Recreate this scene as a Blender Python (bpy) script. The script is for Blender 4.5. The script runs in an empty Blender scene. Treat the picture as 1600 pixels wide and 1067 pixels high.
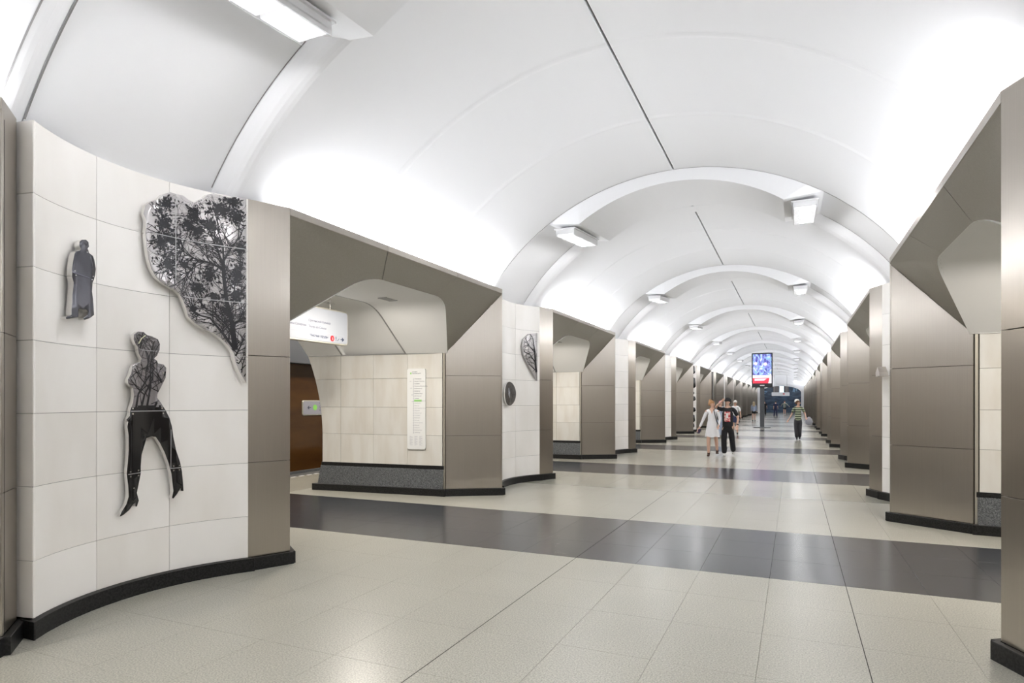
import bpy, bmesh, math, random
from mathutils import Vector, Matrix
random.seed(7)
SC = bpy.context.scene
COL = SC.collection
# ------------------------------------------------------------------ camera, world, exposure
cam = bpy.data.cameras.new('camera'); camo = bpy.data.objects.new('camera', cam); COL.objects.link(camo)
cam.sensor_width = 36.0; cam.lens = 982.0/1600*36; cam.shift_y = 93.5/1600; cam.clip_end = 300; cam.clip_start = .05
camo.location = (0, 0, 1.65); camo.rotation_euler = (math.pi/2, 0, math.atan(441/982.0))
SC.camera = camo
w = bpy.data.worlds.new('world'); SC.world = w; w.use_nodes = True
w.node_tree.nodes['Background'].inputs[0].default_value = (1, 1, 1, 1)
w.node_tree.nodes['Background'].inputs[1].default_value = 0.05
SC.view_settings.view_transform = 'Standard'; SC.view_settings.look = 'None'
SC.view_settings.exposure = 0.80; SC.view_settings.gamma = 1.0; SC.view_settings.use_curve_mapping = False
COVE_W, PLAT_W, PASS_W = 50.0, 140.0, 52.0
COVE_C, LAMP_C, PLAT_C = (.945, .965, 1), (.99, .985, 1), (1, .93, .84)

XC, Y0, P = -1.75, 4.93, 7.68          # hall axis, start of the first portal in view, bay length
OW = 5.12                              # portal width; the pier takes the rest of the bay
KMIN, KMAX = -2, 11
YEND = Y0+P*KMAX+OW+.6
# ------------------------------------------------------------------ materials
def mat(name, color=(.8, .8, .8), rough=.5, metal=0.0, emit=None, estr=0.0, spec=.5, coat=0.0):
    m = bpy.data.materials.new(name); m.use_nodes = True
    b = m.node_tree.nodes['Principled BSDF']
    b.inputs['Base Color'].default_value = (*color, 1); b.inputs['Roughness'].default_value = rough
    b.inputs['Metallic'].default_value = metal; b.inputs['Specular IOR Level'].default_value = spec
    b.inputs['Coat Weight'].default_value = coat
    if emit: b.inputs['Emission Color'].default_value = (*emit, 1); b.inputs['Emission Strength'].default_value = estr
    return m
def nd(m, t, **kw):
    n = m.node_tree.nodes.new(t)
    for k, v in kw.items(): setattr(n, k, v)
    return n
def lk(m, a, b): m.node_tree.links.new(a, b)
def noise_mix(m, c1, c2, scale, lo=.4, hi=.6, vec='Object', stretch=None, rnd=0.0, detail=4, bump=0.0):
    b = m.node_tree.nodes['Principled BSDF']
    tc = nd(m, 'ShaderNodeTexCoord'); src = tc.outputs[vec]
    if stretch:
        mp = nd(m, 'ShaderNodeMapping'); mp.inputs['Scale'].default_value = stretch; lk(m, src, mp.inputs['Vector']); src = mp.outputs[0]
    if rnd:
        oi = nd(m, 'ShaderNodeObjectInfo'); ad = nd(m, 'ShaderNodeVectorMath', operation='ADD'); mu = nd(m, 'ShaderNodeMath', operation='MULTIPLY')
        lk(m, oi.outputs['Random'], mu.inputs[0]); mu.inputs[1].default_value = 37.0
        lk(m, src, ad.inputs[0]); lk(m, mu.outputs[0], ad.inputs[1]); src = ad.outputs[0]
    n = nd(m, 'ShaderNodeTexNoise'); n.inputs['Scale'].default_value = scale; n.inputs['Detail'].default_value = detail; lk(m, src, n.inputs['Vector'])
    r = nd(m, 'ShaderNodeMapRange'); r.inputs['From Min'].default_value = lo; r.inputs['From Max'].default_value = hi; lk(m, n.outputs[0], r.inputs[0])
    x = nd(m, 'ShaderNodeMix', data_type='RGBA'); lk(m, r.outputs[0], x.inputs[0])
    x.inputs[6].default_value = (*c1, 1); x.inputs[7].default_value = (*c2, 1)
    out = x.outputs[2]
    if rnd:
        hs = nd(m, 'ShaderNodeHueSaturation'); mr = nd(m, 'ShaderNodeMapRange'); lk(m, oi.outputs['Random'], mr.inputs[0])
        mr.inputs['To Min'].default_value = 1-rnd; mr.inputs['To Max'].default_value = 1+rnd*.4
        lk(m, mr.outputs[0], hs.inputs['Value']); lk(m, out, hs.inputs['Color']); out = hs.outputs[0]
    lk(m, out, b.inputs['Base Color'])
    if bump:
        bp = nd(m, 'ShaderNodeBump'); bp.inputs['Strength'].default_value = bump; bp.inputs['Distance'].default_value = .002
        lk(m, n.outputs[0], bp.inputs['Height']); lk(m, bp.outputs[0], b.inputs['Normal'])
    return m
M = {}
M['plaster'] = mat('white_plaster', (.905, .91, .93), .75, spec=.3)
M['plaster_in'] = mat('passage_plaster', (.90, .90, .885), .7, spec=.3)
M['gap_soft'] = mat('shadow_gap', (.3, .29, .29), .9)
M['gap'] = mat('dark_joint', (.03, .028, .025), .9)
M['marble'] = noise_mix(mat('cream_marble', rough=.22, spec=.45), (.91, .89, .86), (.83, .80, .755), 1.5, .42, .72, rnd=.05, stretch=(1, 1, .35))
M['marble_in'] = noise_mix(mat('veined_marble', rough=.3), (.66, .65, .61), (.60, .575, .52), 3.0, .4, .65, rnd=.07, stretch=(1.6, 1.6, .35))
st = M['steel'] = noise_mix(mat('brushed_steel', rough=.30, metal=1), (.455, .42, .372), (.43, .395, .352), 2.0, .3, .7, rnd=.02, stretch=(90, 90, .6), detail=6)
b = st.node_tree.nodes['Principled BSDF']; b.inputs['Anisotropic'].default_value = .6
tg = nd(st, 'ShaderNodeTangent', direction_type='RADIAL', axis='Z'); lk(st, tg.outputs[0], b.inputs['Tangent']); b.inputs['Anisotropic Rotation'].default_value = .0
M['soffit'] = noise_mix(mat('matt_steel', rough=.5, metal=.5), (.40, .375, .32), (.36, .34, .29), 3, .3, .7, stretch=(30, 30, 1))
M['chrome'] = mat('bright_steel', (.75, .74, .72), .2, 1)
M['black_granite'] = noise_mix(mat('black_granite', rough=.4, spec=.22), (.008, .008, .008), (.02, .02, .02), 60)
M['granite'] = noise_mix(mat('grey_granite', rough=.3), (.04, .044, .048), (.20, .21, .215), 80, .38, .7)
def floor_mat(m, light, dark, procedural):
    b = m.node_tree.nodes['Principled BSDF']
    tc = nd(m, 'ShaderNodeTexCoord'); g = nd(m, 'ShaderNodeNewGeometry')
    n = nd(m, 'ShaderNodeTexNoise'); n.inputs['Scale'].default_value = 95; n.inputs['Detail'].default_value = 2; lk(m, g.outputs['Position'], n.inputs['Vector'])
    n2 = nd(m, 'ShaderNodeTexNoise'); n2.inputs['Scale'].default_value = .7; n2.inputs['Detail'].default_value = 4; lk(m, g.outputs['Position'], n2.inputs['Vector'])
    def spk(c, a):
        r = nd(m, 'ShaderNodeMapRange'); r.inputs['From Min'].default_value = .3; r.inputs['From Max'].default_value = .7; r.inputs['To Min'].default_value = 1-a*1.6; r.inputs['To Max'].default_value = 1+a*1.2
        lk(m, n.outputs[0], r.inputs[0])
        r2 = nd(m, 'ShaderNodeMapRange'); r2.inputs['From Min'].default_value = .35; r2.inputs['From Max'].default_value = .7; r2.inputs['To Min'].default_value = .93; r2.inputs['To Max'].default_value = 1.04
        lk(m, n2.outputs[0], r2.inputs[0])
        mu = nd(m, 'ShaderNodeMath', operation='MULTIPLY'); lk(m, r.outputs[0], mu.inputs[0]); lk(m, r2.outputs[0], mu.inputs[1])
        vm = nd(m, 'ShaderNodeVectorMath', operation='SCALE'); vm.inputs[0].default_value = c; lk(m, mu.outputs[0], vm.inputs['Scale'])
        return vm.outputs[0]
    L = spk(light, .24)
    if not procedural:
        lk(m, L, b.inputs['Base Color']); return m
    D = spk(dark, .3)
    sp = nd(m, 'ShaderNodeSeparateXYZ'); lk(m, g.outputs['Position'], sp.inputs[0])
    def md(src, off, per):
        a = nd(m, 'ShaderNodeMath', operation='SUBTRACT'); lk(m, src, a.inputs[0]); a.inputs[1].default_value = off
        c = nd(m, 'ShaderNodeMath', operation='FLOORED_MODULO'); lk(m, a.outputs[0], c.inputs[0]); c.inputs[1].default_value = per
        return c.outputs[0]
    def less(src, v):
        a = nd(m, 'ShaderNodeMath', operation='LESS_THAN'); lk(m, src, a.inputs[0]); a.inputs[1].default_value = v; return a.outputs[0]
    stripe = less(md(sp.outputs[1], 6.33, P), 2.304)
    jx = less(md(sp.outputs[0], .42-.003, .63), .006); jy = less(md(sp.outputs[1], 6.33-.003, P/10), .006)
    mx = nd(m, 'ShaderNodeMath', operation='MAXIMUM'); lk(m, jx, mx.inputs[0]); lk(m, jy, mx.inputs[1])
    x = nd(m, 'ShaderNodeMix', data_type='RGBA'); lk(m, stripe, x.inputs[0]); lk(m, L, x.inputs[6]); lk(m, D, x.inputs[7])
    k = nd(m, 'ShaderNodeMath', operation='MULTIPLY'); lk(m, mx.outputs[0], k.inputs[0]); k.inputs[1].default_value = .35
    y = nd(m, 'ShaderNodeMix', data_type='RGBA'); lk(m, k.outputs[0], y.inputs[0]); lk(m, x.outputs[2], y.inputs[6]); y.inputs[7].default_value = (.06, .055, .05, 1)
    lk(m, y.outputs[2], b.inputs['Base Color'])
    return m
CL, CD = (.375, .366, .313), (.021, .023, .029)
M['floor'] = floor_mat(mat('terrazzo_floor', rough=.2, spec=.5), CL, CD, True)
M['tile_light'] = floor_mat(mat('pale_granite_tile', rough=.3, spec=.5), CL, CD, False)
M['tile_dark'] = floor_mat(mat('dark_granite_tile', rough=.21, spec=.5), CD, CD, False)
M['lamp'] = mat('lamp_glass', (.7, .7, .72), .3, emit=LAMP_C, estr=.30)
M['lamp_frame'] = mat('lamp_frame', (.72, .72, .73), .4)
M['lamp_spot'] = mat('lamp_spot', (1, 1, 1), .4, emit=LAMP_C, estr=75)
M['track_wall'] = noise_mix(mat('ochre_marble', rough=.12), (.07, .03, .007), (.04, .016, .004), 1.2, .35, .7, stretch=(1, .5, 2))
M['print_black'] = mat('print_black', (.012, .012, .016), .25)
M['plate_mauve'] = mat('mauve_mirror_plate', (.25, .235, .24), .15, .25)
M['plate_grey'] = mat('mirror_grey_plate', (.55, .53, .53), .15, .25)
M['plate_dark'] = noise_mix(mat('slate_plate', rough=.14, metal=.3), (.075, .077, .09), (.11, .11, .13), 6)
M['plate_black'] = mat('black_plate', (.012, .012, .013), .15)
M['plate_brown'] = mat('umber_plate', (.07, .06, .05), .2)
M['sign_face'] = mat('sign_face', (.17, .175, .185), .4, emit=(.93, .95, 1), estr=.2)
M['sign_frame'] = mat('sign_frame', (.62, .6, .52), .35, .6)
M['ink'] = mat('ink_grey', (.12, .12, .16), .5)
M['ink_dark'] = mat('ink_dark', (.02, .03, .07), .5)
M['ink_soft'] = mat('ink_soft', (.42, .43, .47), .5)
M['red'] = mat('sign_red', (.6, .02, .03), .4)
M['green'] = mat('sign_green', (.25, .62, .12), .4)
M['white'] = mat('white_paint', (.85, .85, .85), .4)
M['map'] = mat('map_board', (.74, .75, .74), .35)
M['black'] = mat('black_plastic', (.018, .018, .022), .35)
M['darksteel'] = mat('dark_grey_paint', (.07, .075, .085), .4)
M['cable'] = mat('grey_metal', (.4, .4, .4), .4, .8)

# ------------------------------------------------------------------ mesh helpers
class MB:
    def __init__(s): s.v = []; s.f = []; s.mi = []; s.sm = []
    def add(s, vs, fs, mi=0, smooth=False):
        o = len(s.v); s.v += [tuple(v) for v in vs]
        for f in fs: s.f.append(tuple(i+o for i in f)); s.mi.append(mi); s.sm.append(smooth)
    def box(s, x0, x1, y0, y1, z0, z1, mi=0, ch=0.0):
        if x0 > x1: x0, x1 = x1, x0
        if y0 > y1: y0, y1 = y1, y0
        vs = [(x, y, z) for z in (z0, z1) for y in (y0, y1) for x in (x0, x1)]
        s.add(vs, [(0, 2, 3, 1), (4, 5, 7, 6), (0, 1, 5, 4), (2, 6, 7, 3), (0, 4, 6, 2), (1, 3, 7, 5)], mi)
    def slab(s, pts, out, t=.02, gap=.002, ch=.002, mi=0):
        """bevelled slab: pts = outline of the outer face (near planar), out = outward direction"""
        pts = [Vector(p) for p in pts]; out = Vector(out); n = Vector((0, 0, 0)); N = len(pts)
        for i in range(N): n += pts[i].cross(pts[(i+1) % N])
        n.normalize()
        if n.dot(out) < 0: pts.reverse(); n = -n
        def inset(g):
            r = []
            for i in range(N):
                a = (pts[i]-pts[i-1]).normalized(); b_ = (pts[(i+1) % N]-pts[i]).normalized()
                na, nb = n.cross(a), n.cross(b_); k = max(.25, 1+na.dot(nb)); r.append(pts[i]+(na+nb)*(g/k))
            return r
        A = [p-n*t for p in inset(gap)]; B = [p-n*ch for p in inset(gap)]; C = inset(gap+ch)
        fs = [tuple(range(2*N, 3*N))]
        for i in range(N):
            j = (i+1) % N; fs += [(i, j, N+j, N+i), (N+i, N+j, 2*N+j, 2*N+i)]
        fs.append(tuple(range(N-1, -1, -1)))
        s.add(A+B+C, fs, mi)
    def plate(s, pts, back, mi=0):
        """polygon fan extruded by the vector back (for slightly warped outlines)"""
        pts = [Vector(p) for p in pts]; N = len(pts); back = Vector(back); n = Vector((0, 0, 0))
        for i in range(N): n += pts[i].cross(pts[(i+1) % N])
        if n.dot(back) > 0: pts = [pts[0]]+pts[:0:-1]
        Q = [p+back for p in pts]
        fs = [(0, i, i+1) for i in range(1, N-1)]+[(N, N+i+1, N+i) for i in range(1, N-1)]
        for i in range(N): j = (i+1) % N; fs.append((j, i, N+i, N+j))
        s.add(pts+Q, fs, mi)
    def strip(s, A, B, smooth=True, mi=0, flip=False):
        N = len(A); fs = [((i, i+1, N+i+1, N+i) if not flip else (i, N+i, N+i+1, i+1)) for i in range(N-1)]
        s.add(list(A)+list(B), fs, mi, smooth)
    def tube(s, pts, r, n=8, mi=0, caps=True):
        pts = [Vector(p) for p in pts]; rs = r if isinstance(r, (list, tuple)) else [r]*len(pts); rings = []
        for i, p in enumerate(pts):
            d = (pts[min(i+1, len(pts)-1)]-pts[max(i-1, 0)]).normalized(); u = d.orthogonal().normalized(); v = d.cross(u)
            rings.append([p+(u*math.cos(2*math.pi*k/n)+v*math.sin(2*math.pi*k/n))*rs[i] for k in range(n)])
        vs = [q for g in rings for q in g]; fs = []
        for i in range(len(pts)-1):
            for k in range(n): k2 = (k+1) % n; fs.append((i*n+k, i*n+k2, (i+1)*n+k2, (i+1)*n+k))
        s.add(vs, fs, mi, True)
        if caps:
            s.add(rings[0], [tuple(range(n-1, -1, -1))], mi); s.add(rings[-1], [tuple(range(n))], mi)
    def lathe(s, prof, c=(0, 0, 0), n=16, mi=0, sx=1, sy=1):
        vs = [(c[0]+r*sx*math.cos(2*math.pi*k/n), c[1]+r*sy*math.sin(2*math.pi*k/n), c[2]+z) for r, z in prof for k in range(n)]
        fs = [(i*n+k, i*n+(k+1) % n, (i+1)*n+(k+1) % n, (i+1)*n+k) for i in range(len(prof)-1) for k in range(n)]
        s.add(vs, fs, mi, True)
    def mesh(s, name, mats):
        me = bpy.data.meshes.new(name); me.from_pydata(s.v, [], s.f)
        for m_ in (mats if isinstance(mats, (list, tuple)) else [mats]): me.materials.append(M[m_] if isinstance(m_, str) else m_)
        me.polygons.foreach_set('material_index', s.mi); me.polygons.foreach_set('use_smooth', s.sm); me.update()
        return me
CACHE = {}
def put(name, me, parent=None, loc=None, rot=None, **props):
    o = bpy.data.objects.new(name, me); COL.objects.link(o)
    if parent is not None: o.parent = parent
    if loc is not None: o.location = loc
    if rot is not None: o.rotation_euler = rot
    for k, v in props.items(): o[k] = v
    return o
def piece(key, name, mats, fn, parent, **kw):
    """one part whose mesh is shared through key"""
    if key not in CACHE:
        mb = MB(); fn(mb); CACHE[key] = mb.mesh(name, mats)
    return put(name, CACHE[key], parent, **kw)
def empty(name, loc=(0, 0, 0), rz=0, **props):
    o = bpy.data.objects.new(name, None); COL.objects.link(o); o.location = loc; o.rotation_euler = (0, 0, rz); o.empty_display_size = .1
    for k, v in props.items(): o[k] = v
    return o
def area(name, loc, rot, sx, sy, power, color):
    l = bpy.data.lights.new(name, 'AREA'); l.shape = 'RECTANGLE'; l.size = sx; l.size_y = sy; l.energy = power; l.color = color
    o = bpy.data.objects.new(name, l); COL.objects.link(o); o.location = loc; o.rotation_euler = rot; return o
def text(name, body, size, mtx, m, parent=None, align='LEFT', ex=.0006, **props):
    cu = bpy.data.curves.new('t', 'FONT'); cu.body = body; cu.size = size; cu.align_x = align; cu.extrude = ex; cu.resolution_u = 3
    t = bpy.data.objects.new('t', cu); COL.objects.link(t)
    me = bpy.data.meshes.new_from_object(t.evaluated_get(bpy.context.evaluated_depsgraph_get()))
    bpy.data.objects.remove(t); me.transform(mtx); me.materials.clear(); me.materials.append(M[m])
    o = bpy.data.objects.new(name, me); COL.objects.link(o)
    if parent is not None: o.parent = parent
    for k, v in props.items(): o[k] = v
    return o
ORD = ['nearest', 'second', 'third', 'fourth', 'fifth', 'sixth', 'seventh', 'eighth', 'ninth', 'tenth', 'eleventh', 'twelfth', 'thirteenth']

# ------------------------------------------------------------------ vault
R1, R2, ZC = 3.9, 4.06, 1.43
SH0, SH1 = -.40, 5.21               # the bright shell of a bay, recess between shells
def arc_pts(R, y, d0, d1, n, zc=ZC):
    a0, a1 = math.asin(d0/R), math.asin(d1/R)
    return [(R*math.sin(a0+(a1-a0)*i/n), y, zc+R*math.cos(a0+(a1-a0)*i/n)) for i in range(n+1)]
def vault_side(s):
    def f(mb):                                           # main shell of one bay, one half, slot at the crown
        e = 3.33
        for ya, yb in ((SH0, SH1),):
            mb.strip(arc_pts(R1, ya, s*.015, s*e, 26), arc_pts(R1, yb, s*.015, s*e, 26), flip=(s < 0))
        cvx = lambda u: .03*math.sin(math.pi*u)
        for (ya, ra, yb, rb) in ((SH0, R1, SH0-.19, R2-.01), (SH1+.01, R1, SH1+.24, R2-.01)):
            for i in range(5):
                u, v = i/5, (i+1)/5; sg = -1 if ya < 0 else 1
                mb.strip(arc_pts(ra+(rb-ra)*u-cvx(u), ya+(yb-ya)*u, s*.015, s*(e+.05*u), 26), arc_pts(ra+(rb-ra)*v-cvx(v), ya+(yb-ya)*v, s*.015, s*(e+.05*v), 26), True, flip=(s*sg < 0))
        mb.strip(arc_pts(R2-.01, SH0-.19, s*.015, s*e*1.02, 26), arc_pts(R2+.05, SH0-.19, s*.015, s*e*1.04, 26), False, flip=(s > 0))
        mb.strip(arc_pts(R2-.01, SH1+.25, s*.015, s*e*1.02, 26), arc_pts(R2+.05, SH1+.25, s*.015, s*e*1.04, 26), False, flip=(s < 0))
        mb.strip([(s*.015, SH0, ZC+R1), (s*.015, SH1, ZC+R1)], [(s*.015, SH0, ZC+R1+.1), (s*.015, SH1, ZC+R1+.1)], False)
    return f
def rib(y, wd, h, s):
    def f(mb):
        prof = [(-wd/2-.006, -.004), (-wd/2-.003, .001), (-wd/2+.004, .0015)]+[(-wd/2+.01+(wd-.02)*i/6, .0015+h*math.sin(math.pi*i/6)) for i in range(7)]+[(wd/2+.003, .001), (wd/2+.006, -.004)]
        for i in range(len(prof)-1):
            a, c = prof[i], prof[i+1]
            mb.strip(arc_pts(R1-a[1], y+a[0], s*.02, s*3.3, 26), arc_pts(R1-c[1], y+c[0], s*.02, s*3.3, 26), True, flip=(s < 0))
    return f
def edge_trim(y, wd, s, R=R1, dmin=.02):
    def f(mb):
        prof = [(-wd/2+wd*i/6, .012*math.sin(math.pi*i/6)-.002) for i in range(7)]
        for i in range(6):
            a, c = prof[i], prof[i+1]
            mb.strip(arc_pts(R-a[1], y+a[0], s*dmin, s*3.3, 26), arc_pts(R-c[1], y+c[0], s*dmin, s*3.3, 26), True, flip=(s < 0))
    return f
WY0, WY1 = 5.22, 7.26
def recess(mb):
    mb.strip(arc_pts(R2, WY0-.02, -3.53, 3.53, 56), arc_pts(R2, WY1+.02, -3.53, 3.53, 56))
def wedge_z(d):
    d = abs(d); return (5.15-2.8+math.sqrt(2.8**2-d*d)) if d < 1.6 else 4.648+(d-1.6)*.1
def wedge(mb):                                           # the dropped arch that carries the lamps, its underside rising away
    ds = [-2.15, -2.1]+[-1.6+3.2*i/28 for i in range(29)]+[2.1, 2.15]
    n = len(ds); dz = .19
    A = [(d, WY0+.11, wedge_z(d)+.03) for d in ds]; B = [(d, WY1, wedge_z(d)+dz) for d in ds]
    for i in range(n-1):
        mb.add([A[i], A[i+1], B[i+1], B[i]], [(0, 1, 2, 3)], 0, 2 <= i < n-3)
    At = [(d, WY0, ZC+math.sqrt(R2**2-d*d)+.02) for d in ds]; Bt = [(d, WY1, ZC+math.sqrt(R2**2-d*d)+.02) for d in ds]
    mb.strip(A, At, False, flip=True)
    mb.strip(B, Bt, False)
    for i in (0, n-1): mb.add([A[i], B[i], Bt[i], At[i]], [(0, 1, 2, 3)])
ceil = empty('ceiling', (XC, 0, 0), kind='structure')
for k in range(KMIN, KMAX+1):
    L_ = (0, Y0+P*k, 0)
    for s in (-1, 1):
        piece(('vs', s), 'vault_shell', 'plaster', vault_side(s), ceil, loc=L_)
        for yy in (1.40, 3.26):
            piece(('rib', s, yy), 'cover_strip', 'plaster', rib(yy, .12, .011, s), ceil, loc=L_)
        for yg in (SH0-.20, SH1+.26, SH1+.005):
            piece(('gv', s, yg), 'groove', 'gap_soft', lambda mb, yg=yg, s=s: mb.strip(arc_pts((R1 if yg == SH1+.005 else R2)-.003, yg-.006, s*2.2 if yg != SH1+.005 else s*.02, s*3.36, 18), arc_pts((R1 if yg == SH1+.005 else R2)-.003, yg+.006, s*2.2 if yg != SH1+.005 else s*.02, s*3.36, 18), True, flip=(s < 0)), ceil, loc=L_)
    piece('slot', 'slot_shadow', 'gap', lambda mb: mb.box(-.03, .03, -.02, 5.2, ZC+R1+.05, ZC+R1+.07), ceil, loc=L_)
    piece('slotc', 'slot_cover', 'plaster', lambda mb: mb.box(-.05, .05, SH0, -.03, ZC+R1-.004, ZC+R1+.04), ceil, loc=L_)
    piece('rec', 'recessed_vault', 'plaster', recess, ceil, loc=L_)
    piece('wedge', 'light_beam', 'plaster', wedge, ceil, loc=L_)

# cove lamps behind the portal heads
for k in range(KMIN, KMAX+1):
    for s in (-1, 1):
        area('cove_lamp', (XC+s*3.09, Y0+P*k+2.6, 3.60), (math.pi, -s*math.radians(10), 0), .1, 5.1, COVE_W, COVE_C)

# ceiling lamps
def lamp(k, s):
    side = 'left' if s < 0 else 'right'
    base = empty('ceiling_lamp', (XC+s*1.9, Y0+P*k+WY0+.24, 4.62), label='x', category='lamp', group='rectangular ceiling lamps on the light beams')
    base.rotation_euler = (math.radians(5.0), 0, 0)
    piece('lf', 'lamp_housing', 'lamp_frame', lambda mb: (mb.box(-.165, .165, 0, 1.42, -.035, .03), mb.box(-.19, .19, -.03, 1.45, .03, .05), mb.box(-.165, -.155, 0, 1.42, -.075, -.03), mb.box(.155, .165, 0, 1.42, -.075, -.03)), base)
    for i in range(3):
        def pl(mb, i=i):
            y0 = .02+i*.467
            mb.slab([(-.15, y0, -.075), (.15, y0, -.075), (.15, y0+.425, -.075), (-.15, y0+.425, -.075)], (0, 0, -1), .035, 0, .008)
        p_ = piece(('lp', i), 'lamp_glass', 'lamp', pl, base)
        piece(('ls', i), 'bright_spot', 'lamp_spot', lambda mb, i=i: mb.slab([(.085*math.cos(q*math.pi/8), .2425+i*.467+.10*math.sin(q*math.pi/8), -.0765) for q in range(16)], (0, 0, -1), .003, 0, .0005), p_)
    return base
for k in range(KMIN+1, KMAX+1):
    for s in (-1, 1):
        o = lamp(k, s); side = 'left' if s < 0 else 'right'
        if k == -1: o['label'] = 'large white ceiling lamp at the top %s of the picture' % side
        else: o['label'] = '%s white ceiling lamp in the %s row of the vault' % (ORD[k], side) if k > 0 else ('white ceiling lamp over the woman silhouette end of the nearest %s portal' % side)
        if k == -1: o['label'] = ('large white ceiling lamp at the top left corner above the figure silhouettes' if s < 0 else 'white ceiling lamp overhead on the right row, behind the picture edge')
        if k == 0: o['label'] = 'largest fully visible white ceiling lamp in the %s row of the vault' % side
# ------------------------------------------------------------------ floor
floor = empty('floor', (0, 0, 0), kind='structure')
mb = MB(); mb.box(-11.75, XC+8.55, Y0+P*KMIN, 103, -.3, -.012)
ftop = MB(); TY0, TY1 = 6.33-6*.768, 6.33+7*.768
def fl(x0, x1, y0, y1): ftop.box(x0, x1, y0, y1, -.02, 0)
XL, XR = XC-8.55, XC+8.55
fl(XL, XR, Y0+P*KMIN, TY0); fl(XL, XR, TY1, 103)
TXL = .42-.63*14; TXR = .42+.63*4
fl(XL, TXL, TY0, TY1); fl(TXR, XR, TY0, TY1)
put('slab', ftop.mesh('floor_finish', 'floor'), floor)
sub = MB(); sub.box(TXL, TXR, TY0, TY1, -.06, -.022); put('tile_bed', sub.mesh('tile_bed', 'gap'), floor)
mb = MB()
for jx in (.42, .42-.63*4): mb.box(jx-.0028, jx+.0028, 1.0, 24.0, -.004, .0008)
put('expansion_joint', mb.mesh('expansion_joint', 'gap'), floor, kind='stuff')
def tile(mb):
    w_, l_ = .63, .768
    mb.slab([(0, 0, 0), (w_, 0, 0), (w_, l_, 0), (0, l_, 0)], (0, 0, 1), .02, .0009, .0007)
for j in range(13):
    yy = 6.33+(j-6)*.768; dark = 6 <= j < 9
    for i in range(18):
        xx = TXL+.63*i; d = abs(xx+.315-XC); yl = (yy+.384-Y0) % P
        inpass = .2 < yl < 5.0
        if d > 3.6 and not inpass: continue
        if xx > 1.7 and not inpass: continue
        piece(('tile', dark), 'tile', 'tile_dark' if dark else 'tile_light', tile, floor, loc=(xx, yy, 0))
# ------------------------------------------------------------------ portals and piers (local frame: origin on the hall axis at the portal start)
def LW(s): return lambda y, d, z: (s*d, y, z)
F_D, F_Y0, F_Y1 = 3.79, .62, 4.58
ZS = [.12, 1.05, 2.10]
def base_run(mb, W, pts, th=.05, h=.12, z0=0.0):
    """skirting along a polyline of (y, d), standing out by th"""
    for (a, c) in zip(pts[:-1], pts[1:]):
        dy, dd = c[0]-a[0], c[1]-a[1]; l = math.hypot(dy, dd); ny, nn = dd/l, -dy/l      # normal towards smaller d or the opening
        if mb.ref:
            my, mdd = (a[0]+c[0])/2, (a[1]+c[1])/2
            if (mb.ref[0]-my)*ny+(mb.ref[1]-mdd)*nn < 0: ny, nn = -ny, -nn
        e = .02; ay, ad = a[0]-dy/l*e, a[1]-dd/l*e; cy, cd = c[0]+dy/l*e, c[1]+dd/l*e
        q = [(ay, ad), (cy, cd), (cy+ny*th, cd+nn*th), (ay+ny*th, ad+nn*th)]
        mb.slab([W(y, d, z0+h) for y, d in q], (0, 0, 1), h, 0, .004)
def steel_quad(mb, W, a, b_, za0, za1, zb0, zb1, out):
    mb.slab([W(a[0], a[1], za0), W(b_[0], b_[1], zb0), W(b_[0], b_[1], zb1), W(a[0], a[1], za1)], W(*out), .02, .0025, .002)
MCY, MCD, MR = 6.33, 1.75, 1.65         # marble niche: arc centre (y, d) and radius
def arcd(y, R=MR): return MCD+math.sqrt(R*R-(y-MCY)**2)
def fillet_inner(s):
    W = LW(s); ZT, HT, DT = 3.25, .96, 3.23; yc = 2.6
    def pt(sgn):
        B = Vector((yc+sgn*HT, DT, ZT)); C = Vector((yc+sgn*1.98, F_D, 2.49)); T = Vector((yc, DT, ZT))
        u = (C-B).normalized(); v = (T-B).normalized(); out = []
        for i in range(6):
            t = i/5; p0, p1, p2 = B+u*.30, B, B+v*.30
            q = p0*(1-t)**2+p1*2*t*(1-t)+p2*t*t; out.append(tuple(q))
        return out
    return pt(1), pt(-1)
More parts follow.
